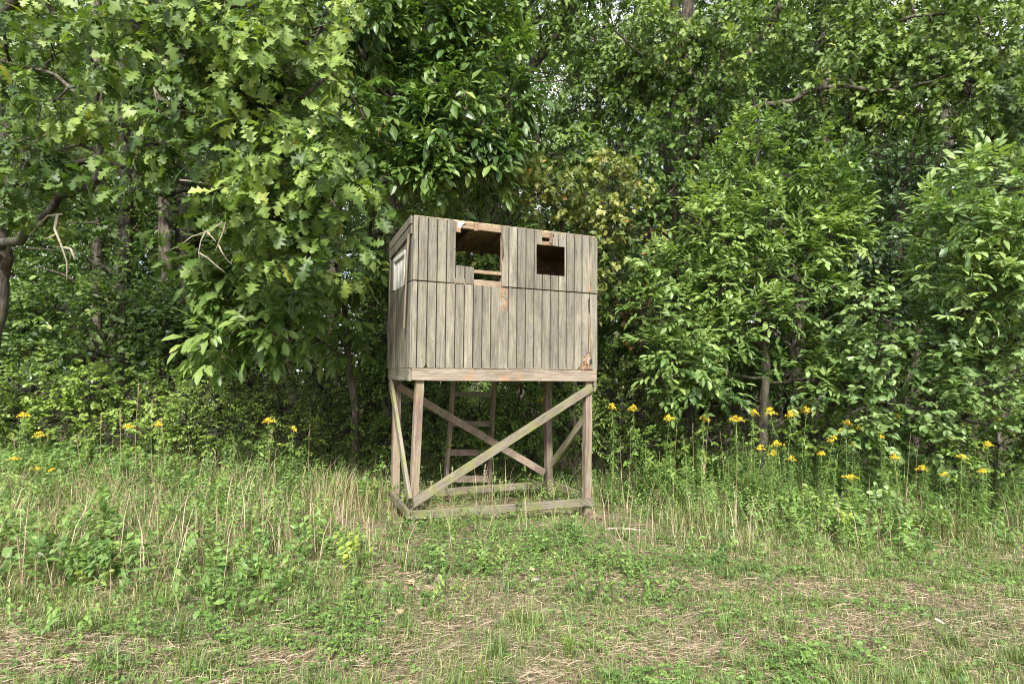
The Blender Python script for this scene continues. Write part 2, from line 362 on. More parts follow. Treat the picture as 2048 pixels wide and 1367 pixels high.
UP = np.array((0, 0, 1.0)); CAMB = np.array((0, -1.0, 0))
def spray(kind, P, D, rng, size, tint):
    """P, D: twig starts and directions (n,3). returns Leaves, twig ends"""
    n = len(P); L = Leaves(); D = nrm(D)
    S = nrm(np.cross(D, UP)+rng.normal(0, .25, (n, 3)))
    def normals(k, b=.25, j=.42): return UP+CAMB*b+rng.normal(0, j, (n, k, 3))
    if kind in ('oak', 'maple'):
        k = 7 if kind == 'oak' else 6; ln = size*1.1
        t = np.linspace(.35, 1, k)[None, :, None]
        U = nrm(np.cross(D, S)); az = rng.uniform(0, 6.28, (n, 1))+np.arange(k)[None]*2.4
        rad = np.cos(az)[..., None]*S[:, None]+np.sin(az)[..., None]*U[:, None]
        Y = D[:, None]*.5+rad*.85+np.array((0, 0, -.5 if kind == 'oak' else -.28))+rng.normal(0, .15, (n, k, 3))
        X = P[:, None]+D[:, None]*t*ln+nrm(Y)*size*.12
        L.add(X, Y, normals(k, .6 if kind == 'oak' else .4, .6), size*rng.uniform(.6, 1.15, (n, k)), tint[:, None]+rng.normal(0, .13, (n, k)))
        E = P+D*ln
    elif kind in ('ash', 'hickory'):
        m, pr = (3, 3) if kind == 'ash' else (3, 2); rl = size*(2.3 if kind == 'ash' else 1.2)
        for j in range(m):
            a = rng.uniform(0, 6.28, (n, 1)); U = nrm(np.cross(D, S)); az = a+j*2.1
            rad = np.cos(az)*S+np.sin(az)*U
            rd = nrm(D*.6+rad*.8+np.array((0, 0, .05 if kind == 'ash' else -.3))+rng.normal(0, .12, (n, 3)))
            base = P+D*size*(.3+.4*j/m)
            side = nrm(np.cross(rd, UP)+rng.normal(0, .2, (n, 3)))
            nn = UP+CAMB*.35+rng.normal(0, .35, (n, 3)); tj = tint+rng.normal(0, .12, n)
            for q in range(pr+1):
                u = .4+.6*q/pr if q < pr else 1.0
                X = base+rd*rl*u
                if q == pr:
                    L.add(X, rd+np.array((0, 0, -.08 if kind == 'ash' else -.25)), nn, size*rng.uniform(.95, 1.2, n), tj)
                else:
                    for sg in (-1, 1):
                        Y = rd*.6+side*sg*.85+np.array((0, 0, -.06 if kind == 'ash' else -.26))+rng.normal(0, .08, (n, 3))
                        L.add(X, Y, nn+rng.normal(0, .18, (n, 3)), size*rng.uniform(.75, 1.0, n)*(.85 if q == 0 else 1), tj+rng.normal(0, .04, n))
        E = P+D*size*.8
    else:
        k = {'oval': 8, 'small': 10, 'simple': 8, 'gloss': 8}[kind]; ln = size*(2.2 if kind != 'small' else 4.0)
        for q in range(k):
            sg = 1 if q % 2 else -1; u = (q//2+.6)/(k/2)
            Y = D*.55+S*sg*.9+np.array((0, 0, -.18))+rng.normal(0, .25, (n, 3))
            L.add(P+D*ln*u, Y, UP+CAMB*.3+rng.normal(0, .45, (n, 3)), size*rng.uniform(.6, 1.1, n), tint+rng.normal(0, .13, n))
        E = P+D*ln
    return L.done(), E

SPEC = {  # species: spray kind, template, leaf material, leaf size
 'oak': ('oak', 'oak', 'oak_leaf', .165), 'hickory': ('hickory', 'lance3', 'hickory_leaf', .165), 'ash': ('ash', 'lance3', 'ash_leaf', .108),
 'maple': ('maple', 'maple', 'maple_leaf', .10), 'dogwood': ('oval', 'oval', 'dogwood_leaf', .095), 'gloss': ('gloss', 'oval', 'gloss_leaf', .085),
 'upoak': ('oak', 'oakfar', 'upoak_leaf', .135), 'shrub': ('small', 'simple', 'shrub_leaf', .042), 'raspberry': ('oval', 'oval', 'shrub_leaf', .062),
 'wood': ('simple', 'simple', 'wood_leaf', .12), 'vine': ('maple', 'maple', 'vine_leaf', .085),
}
LEAFPART = {}
def leaf_object(sp, tint, parent, rng, M):
    k, tp, mt, _ = SPEC[sp]; v = int(rng.integers(0, len(TPL[tp]))); q = int(np.clip(round(tint*7), 0, 7))
    key = (sp, v, q)
    if key not in LEAFPART:
        V, T, tn = TPL[tp][v]; LEAFPART[key] = trimesh('leaf', V, T, np.clip(q/7+tn, 0, 1), False, mt)
    o = bpy.data.objects.new('leaf', LEAFPART[key]); C.objects.link(o); o.parent = parent; o.matrix_basis = M
    return o

def foliage(root, org, sp, blobs, anchors, rng, size=None, nparts=0, bark='bark_dark', clump=.13, outward=.9, tint0=.42, tintv=.14, nwood=True, mt=None, crown='crown'):
    """blobs: (centre xyz, radii xyz, number of twigs)"""
    kind, tp, mtl, sz = SPEC[sp]; sz = size or sz; mtl = mt or mtl
    Pp = []; Dd = []; Tt = []; W = []
    A = np.asarray(anchors, float)
    for c, r, n in blobs:
        c = np.array(c); r = np.array(r); n = int(n)
        nc = max(4, n//7)
        u = nrm(rng.normal(0, 1, (nc, 3)))*rng.uniform(.05, 1, (nc, 1))**.5
        cc = c+u*r
        near = A[np.argmin(np.linalg.norm(A-c, axis=1))]
        if nwood:
            mid = (near+c)/2+rng.normal(0, .06, 3)+np.array((0, 0, .08))
            q, rr = smooth_path([near, mid, c], [.022, .016, .010], 7, .008, rng); W.append(tube(q, rr, 5))
            m_ = (c+cc)/2+rng.normal(0, .05, cc.shape)
            cs = np.repeat(c[None], nc, 0)
            W.append(fast_twigs(cs, m_, .008, .006)); W.append(fast_twigs(m_, cc, .006, .003))
        i = rng.integers(0, nc, n)
        P = cc[i]+rng.normal(0, clump, (n, 3))
        D = nrm(nrm(P-c)*outward*(.45 if sp == 'ash' else 1)+nrm(P-cc[i])*.5+rng.normal(0, .35, (n, 3))+CAMB*.15+UP*(.45 if sp == 'ash' else .1))
        if nwood: W.append(fast_twigs(cc[i], P, .0035, .0022))
        ct = rng.normal(0, tintv, nc)
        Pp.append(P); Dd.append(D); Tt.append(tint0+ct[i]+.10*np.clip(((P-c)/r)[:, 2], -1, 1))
    P = np.concatenate(Pp); D = np.concatenate(Dd); T = np.concatenate(Tt)
    keep = P[:, 2] > gz(P[:, 0], P[:, 1])+.03
    P, D, T = P[keep], D[keep], T[keep]
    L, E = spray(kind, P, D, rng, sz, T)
    if nwood:
        W.append(fast_twigs(P, E, .0022, .0012))
        v, t = joinp(W); o = link('twigs', trimesh('twigs', v-np.array(org), t, None, True, bark), root); o['kind'] = 'stuff'
    odd = rng.random(len(L.t)) < .012; L.t = np.clip(L.t, 0.02, .90); L.t[odd] = 1.0
    if nparts:
        dist = L.p[:, 1]-L.s*3+rng.normal(0, .12, len(L.p))
        inside = (np.abs(L.p[:, 0]/L.p[:, 1]) < .86) & (L.p[:, 2]-EYE < .70*L.p[:, 1])
        dist = np.where(inside, dist, 99)
        idx = np.argsort(dist)[:nparts]; m = np.zeros(len(L.p), bool); m[idx] = True
        S = L.take(m); L = L.take(~m)
        for k in range(len(S.p)):
            M = Matrix.Identity(4)
            for a in range(3):
                for b in range(3): M[a][b] = S.B[k, a, b]*S.s[k]
                M[a][3] = S.p[k, a]-org[a]
            leaf_object(sp, S.t[k], root, rng, M)
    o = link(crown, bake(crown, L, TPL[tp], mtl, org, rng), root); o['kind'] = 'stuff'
    return o
def limb(root, org, pts, rads, bark='bark', name='branch', sides=8, wob=.012, rng=RNG, label=None):
    q, r = smooth_path(pts, rads, None, wob, rng); v, t = tube(q, r, sides)
    o = link(name, trimesh(name, v-np.array(org), t, None, True, bark), root)
    if label: o['label'] = label
    return q
def blob(px, py, Y, rx, ry, rY, n): return (at(px, py, Y), (rx*Y/F, rY, ry*Y/F), n)
def pxs(*a): return [at(*q) for q in a]

# ------------------------------------------------------------------ ground
def build_ground():
    def ax(lo, hi, fine, a, b):
        c = list(np.arange(a, b, fine)); x = b; s = fine
        while x < hi: c.append(x); s *= 1.35; x += s
        c.append(hi); x = a; s = fine; pre = []
        while x > lo: s *= 1.35; x -= s; pre.append(max(x, lo))
        return np.array(sorted(set(pre+c)))
    X = ax(-400, 400, .16, -9, 9); Y = ax(-300, 500, .16, 1, 13)
    gx, gy = np.meshgrid(X, Y); Z = gz(gx, gy)
    V = np.stack([gx.ravel(), gy.ravel(), Z.ravel()], 1); nx, ny = len(X), len(Y)
    i, j = np.meshgrid(np.arange(nx-1), np.arange(ny-1)); a = (j*nx+i).ravel()
    T = np.concatenate([np.stack([a, a+1, a+nx+1], 1), np.stack([a, a+nx+1, a+nx], 1)])
    o = link('ground', trimesh('ground', V, T, None, True, 'meadow_soil')); tag(o, 'brown thatchy meadow soil under the grass and the woods', kind='structure')
build_ground()
# ------------------------------------------------------------------ the blind on its legs
BX, BY, BYAW = -1.0123, 5.8622, 0.4123
RI = np.array(Matrix.Rotation(-BYAW, 3, 'Z')); BO = np.array((BX, BY, 0))
def hit(px, py, axis, off):
    """where the sight line through a pixel meets the wall plane (local coordinates of the blind)"""
    o = RI @ (OR-BO); d = RI @ ray(px, py); return o+d*((off-o[axis])/d[axis])
def fr(px, py, off=0.0): p = hit(px, py, 1, off); return (p[0], p[2])
def sdw(px, py, off=0.0): p = hit(px, py, 0, off); return (p[1], p[2])
WB, DB = 2.17, 1.0
Z0, Z1, ZS, ZT = 1.4446, 1.5756, 2.4569, 3.1225
ZTB = 3.055                                         # roof line at the back
def mesh_from(name, V, Fc, m):
    me = bpy.data.meshes.new(name); me.from_pydata([tuple(v) for v in V], [], Fc); me.update(); me.materials.append(MATS[m]); return me
def prism(name, poly, a0, a1, m, parent, plane='y', label=None):
    """polygon (u, z) extruded between two offsets of the wall normal"""
    n = len(poly); mk = (lambda u, z, a: (u, a, z)) if plane == 'y' else (lambda u, z, a: (a, u, z)) if plane == 'x' else (lambda u, v, a: (u, v, a))
    V = [mk(u, z, a0) for u, z in poly]+[mk(u, z, a1) for u, z in poly]
    Fc = [tuple(range(n)), tuple(range(2*n-1, n-1, -1))]+[(k, n+k, n+(k+1) % n, (k+1) % n) for k in range(n)]
    import bmesh
    b = bmesh.new(); vs = [b.verts.new(v) for v in V]
    for f in Fc: b.faces.new([vs[k] for k in f])
    bmesh.ops.recalc_face_normals(b, faces=b.faces)
    me = bpy.data.meshes.new(name); b.to_mesh(me); b.free(); me.materials.append(MATS[m])
    o = link(name, me, parent)
    if label: o['label'] = label
    return o
def bar(name, P0, P1, wd, th, nrmal, axis, m, parent, wob=.0015, label=None, ch=.004, seed=0):
    P0 = Vector(P0); P1 = Vector(P1); d = (P1-P0); L = d.length; d.normalize(); nn = Vector(nrmal); nn = (nn-nn.dot(d)*d).normalized(); s = d.cross(nn)
    r = np.random.default_rng(seed+int(L*1000)); a, b = wd/2, th/2
    prof = [(-a+ch, -b), (a-ch, -b), (a, -b+ch), (a, b-ch), (a-ch, b), (-a+ch, b), (-a, b-ch), (-a, -b+ch)]
    seg = 7; V = []
    for k in range(seg+1):
        j = r.normal(0, wob, 2)
        for u, v in prof:
            l = (k/seg-.5)*L; u2, v2 = u+j[0], v+j[1]
            V.append({0: (l, u2, v2), 2: (u2, v2, l), 1: (u2, l, v2)}[axis])
    Fc = [(k*8+i, k*8+(i+1) % 8, k*8+8+(i+1) % 8, k*8+8+i) for k in range(seg) for i in range(8)]+[tuple(range(7, -1, -1)), tuple(range(seg*8, seg*8+8))]
    import bmesh
    bm = bmesh.new(); vs = [bm.verts.new(v) for v in V]
    for f in Fc: bm.faces.new([vs[i] for i in f])
    bmesh.ops.recalc_face_normals(bm, faces=bm.faces)
    me = bpy.data.meshes.new(name); bm.to_mesh(me); bm.free(); me.materials.append(MATS[m]); o = link(name, me, parent)
    cols = {0: (d, s, nn), 2: (s, nn, d), 1: (s, d, nn)}[axis]
    M = Matrix.Identity(4)
    for c in range(3):
        for q in range(3): M[q][c] = cols[c][q]
    mid = (P0+P1)/2
    for q in range(3): M[q][3] = mid[q]
    if M.to_3x3().determinant() < 0:
        for q in range(3): M[q][0 if axis != 0 else 1] *= -1
    o.matrix_basis = M
    if label: o['label'] = label
    return o

def build_blind():
    root = empty('deer_blind', (BX, BY, 0), 'weathered grey wooden hunting blind raised on four posts with cross braces', 'hunting blind', rz=BYAW)
    rj = random.Random(3)
    bare = 'siding_bare'
    # ---- lower front wall
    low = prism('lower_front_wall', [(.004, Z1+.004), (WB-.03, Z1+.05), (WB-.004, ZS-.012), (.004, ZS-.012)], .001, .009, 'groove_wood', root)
    edges = [0, .052]+[.052+.0998*k for k in range(1, 10)]
    edges[-1] = .951
    e2 = [.951+.1016*k for k in range(13)]; e2[-1] = WB
    def strips(ed, zlo, zhi, y0, y1, parent, polys={}, skip=()):
        for k in range(len(ed)-1):
            if k in skip: continue
            g = .0062; a, b = ed[k]+(g if k else 0), ed[k+1]-(g if k < len(ed)-2 else 0)
            jt = [rj.uniform(-.0012, .0012) for _ in range(6)]
            if k in polys: pl = polys[k](a, b)
            else:
                pl = [(a, zlo+jt[0]), (b, zlo+jt[1]), (b+jt[4], (zlo*2+zhi)/3), (b+jt[5], (zlo+2*zhi)/3), (b, zhi+jt[2]*2), (a, zhi+jt[3]*2), (a+jt[5], (zlo+2*zhi)/3), (a+jt[4], (zlo*2+zhi)/3)]
            for q in (pl if isinstance(pl[0], list) else [pl]):
                d = rj.uniform(-.0012, .0012); prism('board', q, y0+d, y1, 'siding', parent)
    zl, zh = Z1, ZS-.007
    strips(edges, zl, zh, -.015, 0, low, {1: lambda a, b: [(a, zl), (b-.028, zl), (b-.012, zl+.012), (b-.003, zl+.030), (b, zl+.05), (b, zh), (a, zh)],
        2: lambda a, b: [(a+.012, zl), (b, zl-.002), (b, zh), (a, zh), (a, zl+.03)]})
    # right hand sheet, with the torn away corner
    def f_top(a, b):            # first board: outer ply torn off at its top
        return [(a, zl), (b, zl), (b, zh-.255), (b-.012, zh-.262), (a+.03, zh-.25), (a, zh-.258)]
    def b8(a, b): return [(a, zl), (b-.01, zl), (b, zl+.015), (b, zh), (a, zh)]
    def b9(a, b): return [(a, zl), (a+.03, zl+.004), (a+.045, zl+.022), (a+.060, zl+.026), (a+.075, zl+.06), (b, zl+.085), (b, zh), (a, zh)]
    def b10(a, b): return [(a, zl+.085), (a+.010, zl+.10), (a+.018, zl+.16), (a+.03, zl+.15), (a+.05, zl+.175), (a+.062, zl+.20), (b-.016, zl+.19), (b-.012, zl+.40), (b-.004, zl+.62), (b-.012, zl+.75), (b-.012, zl+.80), (b, zl+.82), (b, zh), (a, zh)]
    def b11(a, b): return [(a+.02, zl+.01), (a+.045, zl-.004), (b-.012, zl-.008), (b, zl+.004), (b, zh-.004), (a, zh), (a, zl+.80), (a+.008, zl+.5), (a, zl+.35), (a+.010, zl+.20), (a+.022, zl+.13), (a+.03, zl+.06)]
    strips(e2, zl, zh, -.015, 0, low, {0: f_top, 9: b8, 10: b9, 11: b11} | {10: b10, 9: b9, 8: b8})
    # exposed, delaminated wood where plies broke away
    def patch(pl, y0, y1, parent, m=bare, nm='exposed_wood'): return prism(nm, pl, y0, y1, m, parent)
    a, b = e2[0], e2[1]
    patch([(a+.004, zh-.26), (b-.005, zh-.262), (b-.005, zh-.002), (a+.004, zh-.002)], -.005, 0, low)
    for q in range(7):
        x = a+.012+rj.random()*.06; z = zh-.03-q*.032
        patch([(x, z), (x+.022, z-.01), (x+.018, z-.04), (x-.006, z-.032)], -.010, -.0051, low, 'siding', 'splinter')
    a = e2[10]
    patch([(a-.02, zl+.004), (a+.19, zl+.01), (a+.185, zl+.15), (a+.12, zl+.22), (a-.03, zl+.12)], -.002, .0009, low)
    patch([(a+.02, zl+.05), (a+.07, zl+.075), (a+.075, zl+.115), (a+.025, zl+.10)], -.010, -.0021, low)
    patch([(a+.035, zl+.008), (a+.14, zl+.012), (a+.13, zl+.045), (a+.05, zl+.035)], -.012, -.0021, low)
    patch([(a+.092, zl+.20), (a+.108, zl+.20), (a+.112, zl+.30), (a+.104, zl+.42), (a+.108, zl+.62), (a+.097, zl+.66), (a+.094, zl+.42)], -.0125, -.0021, low)
    for (x, z, r_) in ((a+.098, zh-.055, .011), (a+.148, zh-.14, .006), (a+.115, zl+.105, .02), (a+.07, zl+.062, .009), (a+.10, zl+.058, .009)):
        prism('hole_shade', [(x+r_*math.cos(t)*rj.uniform(.7, 1.1), z+r_*1.3*math.sin(t)*rj.uniform(.7, 1.1)) for t in np.linspace(0, 6.28, 9)[:-1]], -.0185, -.0165, 'rot_and_hole_shade', low)  # dark plates on the boards, painting the shade inside small holes
    # ---- upper front wall
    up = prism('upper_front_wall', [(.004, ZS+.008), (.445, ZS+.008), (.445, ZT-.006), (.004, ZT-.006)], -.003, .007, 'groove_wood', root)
    zl2, zh2 = ZS+.006, ZT
    def s_of(px, py): return fr(px, py, -.015)[0]
    def z_of(px, py): return fr(px, py, -.015)[1]
    zo = z_of(938, 533)                                      # sill of the large opening
    x1a, x1b = .4515, .652                                   # short boards below it
    zt2, zb2 = z_of(1100, 491), z_of(1100, 550); x2a, x2b = s_of(1073, 520), s_of(1129.5, 520)
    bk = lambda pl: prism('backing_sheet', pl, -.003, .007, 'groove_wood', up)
    bk([(x1a, ZS+.008), (x1b-.003, ZS+.008), (x1b-.003, zo-.004), (x1a, zo-.004)])
    bk([(.985, ZS+.008), (x2a-.003, ZS+.008), (x2a-.003, ZT-.006), (.985, ZT-.006)])
    bk([(x2a-.003, ZS+.008), (x2b+.003, ZS+.008), (x2b+.003, zb2-.004), (x2a-.003, zb2-.004)])
    bk([(x2b+.003, ZS+.008), (WB-.004, ZS+.008), (WB-.004, ZT-.04), (WB-.05, ZT-.008), (x2b+.003, ZT-.006)])
    ue = [0, .052, .152, .2515, .3515, .4515, .5515, .652]
    strips(ue, zl2, zh2, -.019, -.004, up, {5: lambda a, b: [(a, zl2), (b, zl2), (b, zo), (a, zo+.003)], 6: lambda a, b: [(a, zl2), (b, zl2), (b, zo-.002), (a, zo)],
        4: lambda a, b: [(a, zl2), (b, zl2), (b, zh2-.035), (b-.012, zh2-.008), (b-.03, zh2), (a, zh2)]})
    # right hand sheet of the upper wall: torn left edge and the square opening
    u2 = [.951+.1016*k for k in range(13)]; u2[-1] = WB
    def torn(a, b):
        L = [(1003.7, 456), (1003.5, 470), (1006, 485), (1007.5, 500), (1008, 512), (1006, 520), (1003.5, 526), (1004, 540), (1003, 560)]
        pts = [(s_of(x, y), z_of(x, y)) for x, y in L]
        return [(pts[-1][0], zl2), (b, zl2), (b, zh2), (pts[0][0], zh2)]+[p for p in pts[1:-1]]
    def w4(a, b): return [[(a, zl2), (b, zl2), (b, zb2), (x2a, zb2), (x2a, zb2+.05), (x2a-.002, zt2-.05), (x2a, zt2), (b, zt2-.002), (b, zh2), (a, zh2)]]
    def below(a, b): return [(a, zl2), (b, zl2), (b, zb2-rj.uniform(0, .003)), (a, zb2)]
    def w5(a, b): return [below(a, b)]
    def w6(a, b): return [below(a, b), [(a+.02, zt2+.004), (b, zt2), (b, zh2), (a+.035, zh2), (a+.028, zh2-.03), (a+.04, zh2-.055), (a+.022, zh2-.08)]]
    def w7(a, b): return [[(a, zl2), (b, zl2), (b, zh2), (a, zh2), (a, zt2), (x2b, zt2), (x2b, zb2), (a, zb2)]]
    def w11(a, b): return [(a, zl2), (b, zl2), (b, zh2-.06), (b-.012, zh2-.03), (b-.035, zh2-.010), (b-.06, zh2-.006), (a, zh2-.001)]
    kk = int((x2a-.951)/.1016)
    pol = {0: torn, 11: w11}
    seq = [w4, w5, w6, w7]
    for q, fn in enumerate(seq): pol[kk+q] = fn
    strips(u2, zl2, zh2, -.019, -.004, up, pol)
    a = u2[11]
    patch([(a-.022, zl2+.01), (a+.018, zl2+.008), (a+.022, zl2+.05), (a+.006, zl2+.12), (a+.002, zl2+.22), (a+.008, zl2+.38), (a-.004, zl2+.44), (a-.006, zl2+.2), (a-.014, zl2+.08)], -.0205, -.0195, up)
    prism('crack', [(a+.012, zl2+.02), (a+.017, zl2+.06), (a+.004, zl2+.14), (a+.003, zl2+.26), (a-.001, zl2+.26), (a, zl2+.13), (a+.010, zl2+.06)], -.0225, -.0207, 'rot_and_hole_shade', up)
    # framing bared inside the two openings
    bar('header', (.02, .026, ZT-.038), (WB-.02, .026, ZT-.038), .07, .036, (0, -1, 0), 0, 'inner_wood', root, label='bare timber header under the roof edge')
    z1_, z2_ = z_of(975, 544.5), z_of(975, 564.5)
    bar('sill_rail', (x1b-.03, .012, z1_), (1.0, .012, z1_), .038, .034, (0, -1, 0), 0, 'inner_wood', root)
    bar('sill_rail', (x1b-.25, .010, z2_-.012), (1.0, .010, z2_-.012), .066, .034, (0, -1, 0), 0, 'inner_wood', root)
    bar('stud', (1.0, .03, ZS-.05), (1.0, .03, ZT-.08), .05, .05, (0, -1, 0), 2, 'inner_wood', root)
    c0 = u2[kk+1]; zz = (zt2+ZT)/2
    bar('window_header', (c0-.02, .012, zt2+.026), (c0+.16, .012, zt2+.026), .045, .03, (0, -1, 0), 0, 'siding_bare', root)
    patch([(c0+.085, zt2+.03), (c0+.13, zt2+.02), (c0+.125, ZT-.01), (c0+.105, ZT-.012)], -.014, -.004, up)
    patch([(.47, ZT-.075), (.50, ZT-.08), (.53, ZT-.03), (.56, ZT-.012), (.47, ZT-.01)], -.010, .006, up, 'white_paint', 'peeling_paint')
    patch([(.455, ZT-.12), (.50, ZT-.125), (.50, ZT-.078), (.455, ZT-.07)], -.012, .006, up)
    patch([(.655, ZT-.085), (.70, ZT-.082), (.70, ZT-.004), (.66, ZT-.006)], -.006, .006, up)
    # ---- side wall facing left
    ys = [.0]+[.018+.0982*k for k in range(1, 11)]; ys[-1] = DB
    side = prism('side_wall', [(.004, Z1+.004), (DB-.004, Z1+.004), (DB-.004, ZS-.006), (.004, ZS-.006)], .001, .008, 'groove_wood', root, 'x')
    yw0 = sdw(813, 530)[0]; yw1 = sdw(790.5, 530)[0]; zw = sdw(802, 509)[1]
    rl = lambda y: ZT-(ZT-ZTB)*y/DB
    for k in range(10):
        g = .005; prism('board', [(ys[k]+g, Z1), (ys[k+1]-g, Z1), (ys[k+1]-g, ZS-.007), (ys[k]+g, ZS-.007)], -.013, 0, 'siding', side, 'x')
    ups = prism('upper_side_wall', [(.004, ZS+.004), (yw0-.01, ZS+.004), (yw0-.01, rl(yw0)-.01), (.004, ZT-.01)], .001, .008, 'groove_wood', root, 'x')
    prism('backing_sheet', [(yw0-.01, zw), (DB-.004, zw), (DB-.004, ZTB-.01), (yw0-.01, rl(yw0)-.01)], .001, .008, 'particle_board', ups, 'x')
    prism('backing_sheet', [(yw1+.01, ZS+.004), (DB-.004, ZS+.004), (DB-.004, zw-.002), (yw1+.01, zw-.002)], .001, .008, 'particle_board', ups, 'x')
    for k in range(10):
        g = .005; a, b = ys[k]+g, ys[k+1]-g; lo = ZS+.004
        if b <= yw0 or a >= yw1: prism('board', [(a, lo), (b, lo), (b, rl(b)-.01), (a, rl(a)-.01)], -.013, 0, 'siding', ups, 'x')
        else:
            lo_ = zw
            if a < yw0: prism('board', [(a, lo), (yw0, lo), (yw0, lo_), (b, lo_), (b, rl(b)-.01), (a, rl(a)-.01)], -.013, 0, 'siding', ups, 'x')
            elif b > yw1: prism('board', [(yw1, lo), (b, lo), (b, rl(b)-.01), (a, rl(a)-.01), (a, lo_), (yw1, lo_)], -.013, 0, 'siding', ups, 'x')
            else: prism('board', [(a, lo_), (b, lo_), (b, rl(b)-.01), (a, rl(a)-.01)], -.013, 0, 'siding', ups, 'x')
    for q, (t0, t1) in enumerate(((.004, .095), (.10, .20))):
        prism('fascia_board', [(-.012, ZT-t1+.01), (DB+.02, ZTB-t1), (DB+.02, ZTB-t0), (-.012, ZT-t0)], -.032+.004*q, -.0135, 'siding', root, 'x')
    wf = prism('window_frame', [(yw0, zw-.045), (yw1, zw-.045), (yw1, zw), (yw0, zw)], -.024, .02, 'white_paint', root, 'x')
    prism('jamb', [(yw1-.045, ZS), (yw1, ZS), (yw1, zw-.0455), (yw1-.045, zw-.0455)], -.022, .02, 'white_paint', wf, 'x')
    prism('jamb', [(yw0, ZS), (yw0+.03, ZS), (yw0+.03, zw-.0455), (yw0, zw-.0455)], -.022, .02, 'white_paint', wf, 'x')
    nS = 6; dy = (yw1-.05-yw0-.03)/nS
    for k in range(nS): prism('slat', [(yw0+.031+dy*k+.004, ZS), (yw0+.031+dy*(k+1)-.004, ZS), (yw0+.031+dy*(k+1)-.004, zw-.046), (yw0+.031+dy*k+.004, zw-.046)], -.008+.002*(k % 2), .004, 'white_paint', wf, 'x')
    prism('curtain_liner', [(yw0+.031, ZS), (yw1-.046, ZS), (yw1-.046, zw-.046), (yw0+.031, zw-.046)], .006, .010, 'white_paint', wf, 'x')
    p0, p1 = sdw(816.5, 468, -.05), sdw(808, 656, -.05)
    bar('batten', (-.05, p0[0], p0[1]), (-.05, p1[0], p1[1]), .028, .02, (-1, 0, 0), 2, 'post_wood', root, wob=.003)
    bar('corner_trim', (-.022, DB+.004, Z1-.0), (-.022, DB+.004, ZTB-.09), .045, .016, (-1, 0, 0), 2, 'siding', root)
    prism('stain', [(DB-.10+.03*math.cos(t)*rj.uniform(.7, 1.2), 1.80+.10*math.sin(t)*rj.uniform(.8, 1.1)) for t in np.linspace(0, 6.28, 13)[:-1]], -.0142, -.0132, 'rot_and_hole_shade', side, 'x')
    # ---- right side wall, back wall with the entry, roof, floor
    rw = prism('side_wall', [(0.0, Z1), (DB, Z1), (DB, ZTB-.002), (0.0, ZT-.002)], WB-.009, WB-.001, 'particle_board', root, 'x')
    for k in range(10):
        for lo, hi in ((Z1, ZS-.005), (ZS+.005, None)):
            g = .005; a, b = ys[k]+g, ys[k+1]-g
            prism('board', [(a, lo), (b, lo), (b, hi or rl(b)-.01), (a, hi or rl(a)-.01)], WB, WB+.013, 'siding', rw, 'x')
    xb0 = hit(905, 520, 1, DB)[0]; xb1 = hit(997.5, 520, 1, DB)[0]; zb = hit(950, 505, 1, DB)[2]
    bw = prism('back_wall', [(0, Z1), (xb0, Z1), (xb0, ZTB-.002), (0, ZTB-.002)], DB-.014, DB-.002, 'particle_board', root)
    prism('backing_sheet', [(xb1, Z1), (WB, Z1), (WB, ZTB-.002), (xb1, ZTB-.002)], DB-.014, DB-.002, 'particle_board', bw)
    prism('backing_sheet', [(xb0, zb), (xb1, zb), (xb1, ZTB-.002), (xb0, ZTB-.002)], DB-.014, DB-.002, 'particle_board', bw)
    x = 0.0
    while x < WB-.02:
        x2 = min(x+.1016, WB)
        if x2 < xb0 or x > xb1: pl = [(x+.003, Z1), (x2-.003, Z1), (x2-.003, ZTB-.002), (x+.003, ZTB-.002)]
        else: pl = [(x+.003, zb), (x2-.003, zb), (x2-.003, ZTB-.002), (x+.003, ZTB-.002)]
        prism('board', pl, DB-.0015, DB+.012, 'siding', bw); x = x2
    bar('stud', (xb1+.02, DB-.04, Z1), (xb1+.02, DB-.04, ZTB-.06), .045, .045, (0, -1, 0), 2, 'inner_wood', root)
    # sloping roof sheet
    V = [(-.01, -.012, ZT), (WB+.01, -.012, ZT), (WB+.01, DB+.03, ZTB), (-.01, DB+.03, ZTB)]
    V = [(x_, y_, z_-.004) for x_, y_, z_ in V]+[(x_, y_, z_+.010) for x_, y_, z_ in V]
    V = [(x_+.02*(x_ < 0)-.02*(x_ > 1), y_+.02*(y_ < 0), z_) for x_, y_, z_ in V]
    link('roof', mesh_from('roof', V, [(3, 2, 1, 0), (4, 5, 6, 7), (0, 1, 5, 4), (1, 2, 6, 5), (2, 3, 7, 6), (3, 0, 4, 7)], 'particle_board'), root)
    for xr in (.20, .66, 1.10, 1.56, 2.0):
        bar('rafter', (xr, .05, ZT-.037), (xr-.0, DB-.02, ZTB-.037), .036, .062, (0, 0, 1), 1, 'inner_wood', root)
    prism('floor', [(.0, .012), (WB, .012), (WB, DB-.016), (.0, DB-.016)], Z1-.020, Z1+.020, 'particle_board', root, 'z')
    # ---- timbers underneath
    zc, hb = (Z0+Z1)/2-.003, Z1-Z0-.008
    bar('floor_beam', (.004, -.006, zc), (WB-.012, -.006, zc), hb, .036, (0, -1, 0), 0, 'beam_wood', root, label='front floor beam streaked grey and rusty brown')
    bar('floor_beam', (.004, DB-.02, zc), (WB-.012, DB-.02, zc), hb, .036, (0, 1, 0), 0, 'post_wood', root)
    bar('floor_beam', (.0, .014, zc), (.0, DB+.0, zc), hb, .036, (-1, 0, 0), 1, 'siding_dark', root)
    bar('floor_beam', (WB-.03, .014, zc), (WB-.03, DB-.04, zc), hb, .036, (1, 0, 0), 1, 'post_wood', root)
    for xr in (.55, 1.1, 1.62): bar('joist', (xr, .016, zc+.01), (xr, DB-.042, zc+.01), hb-.03, .036, (1, 0, 0), 1, 'post_wood', root)
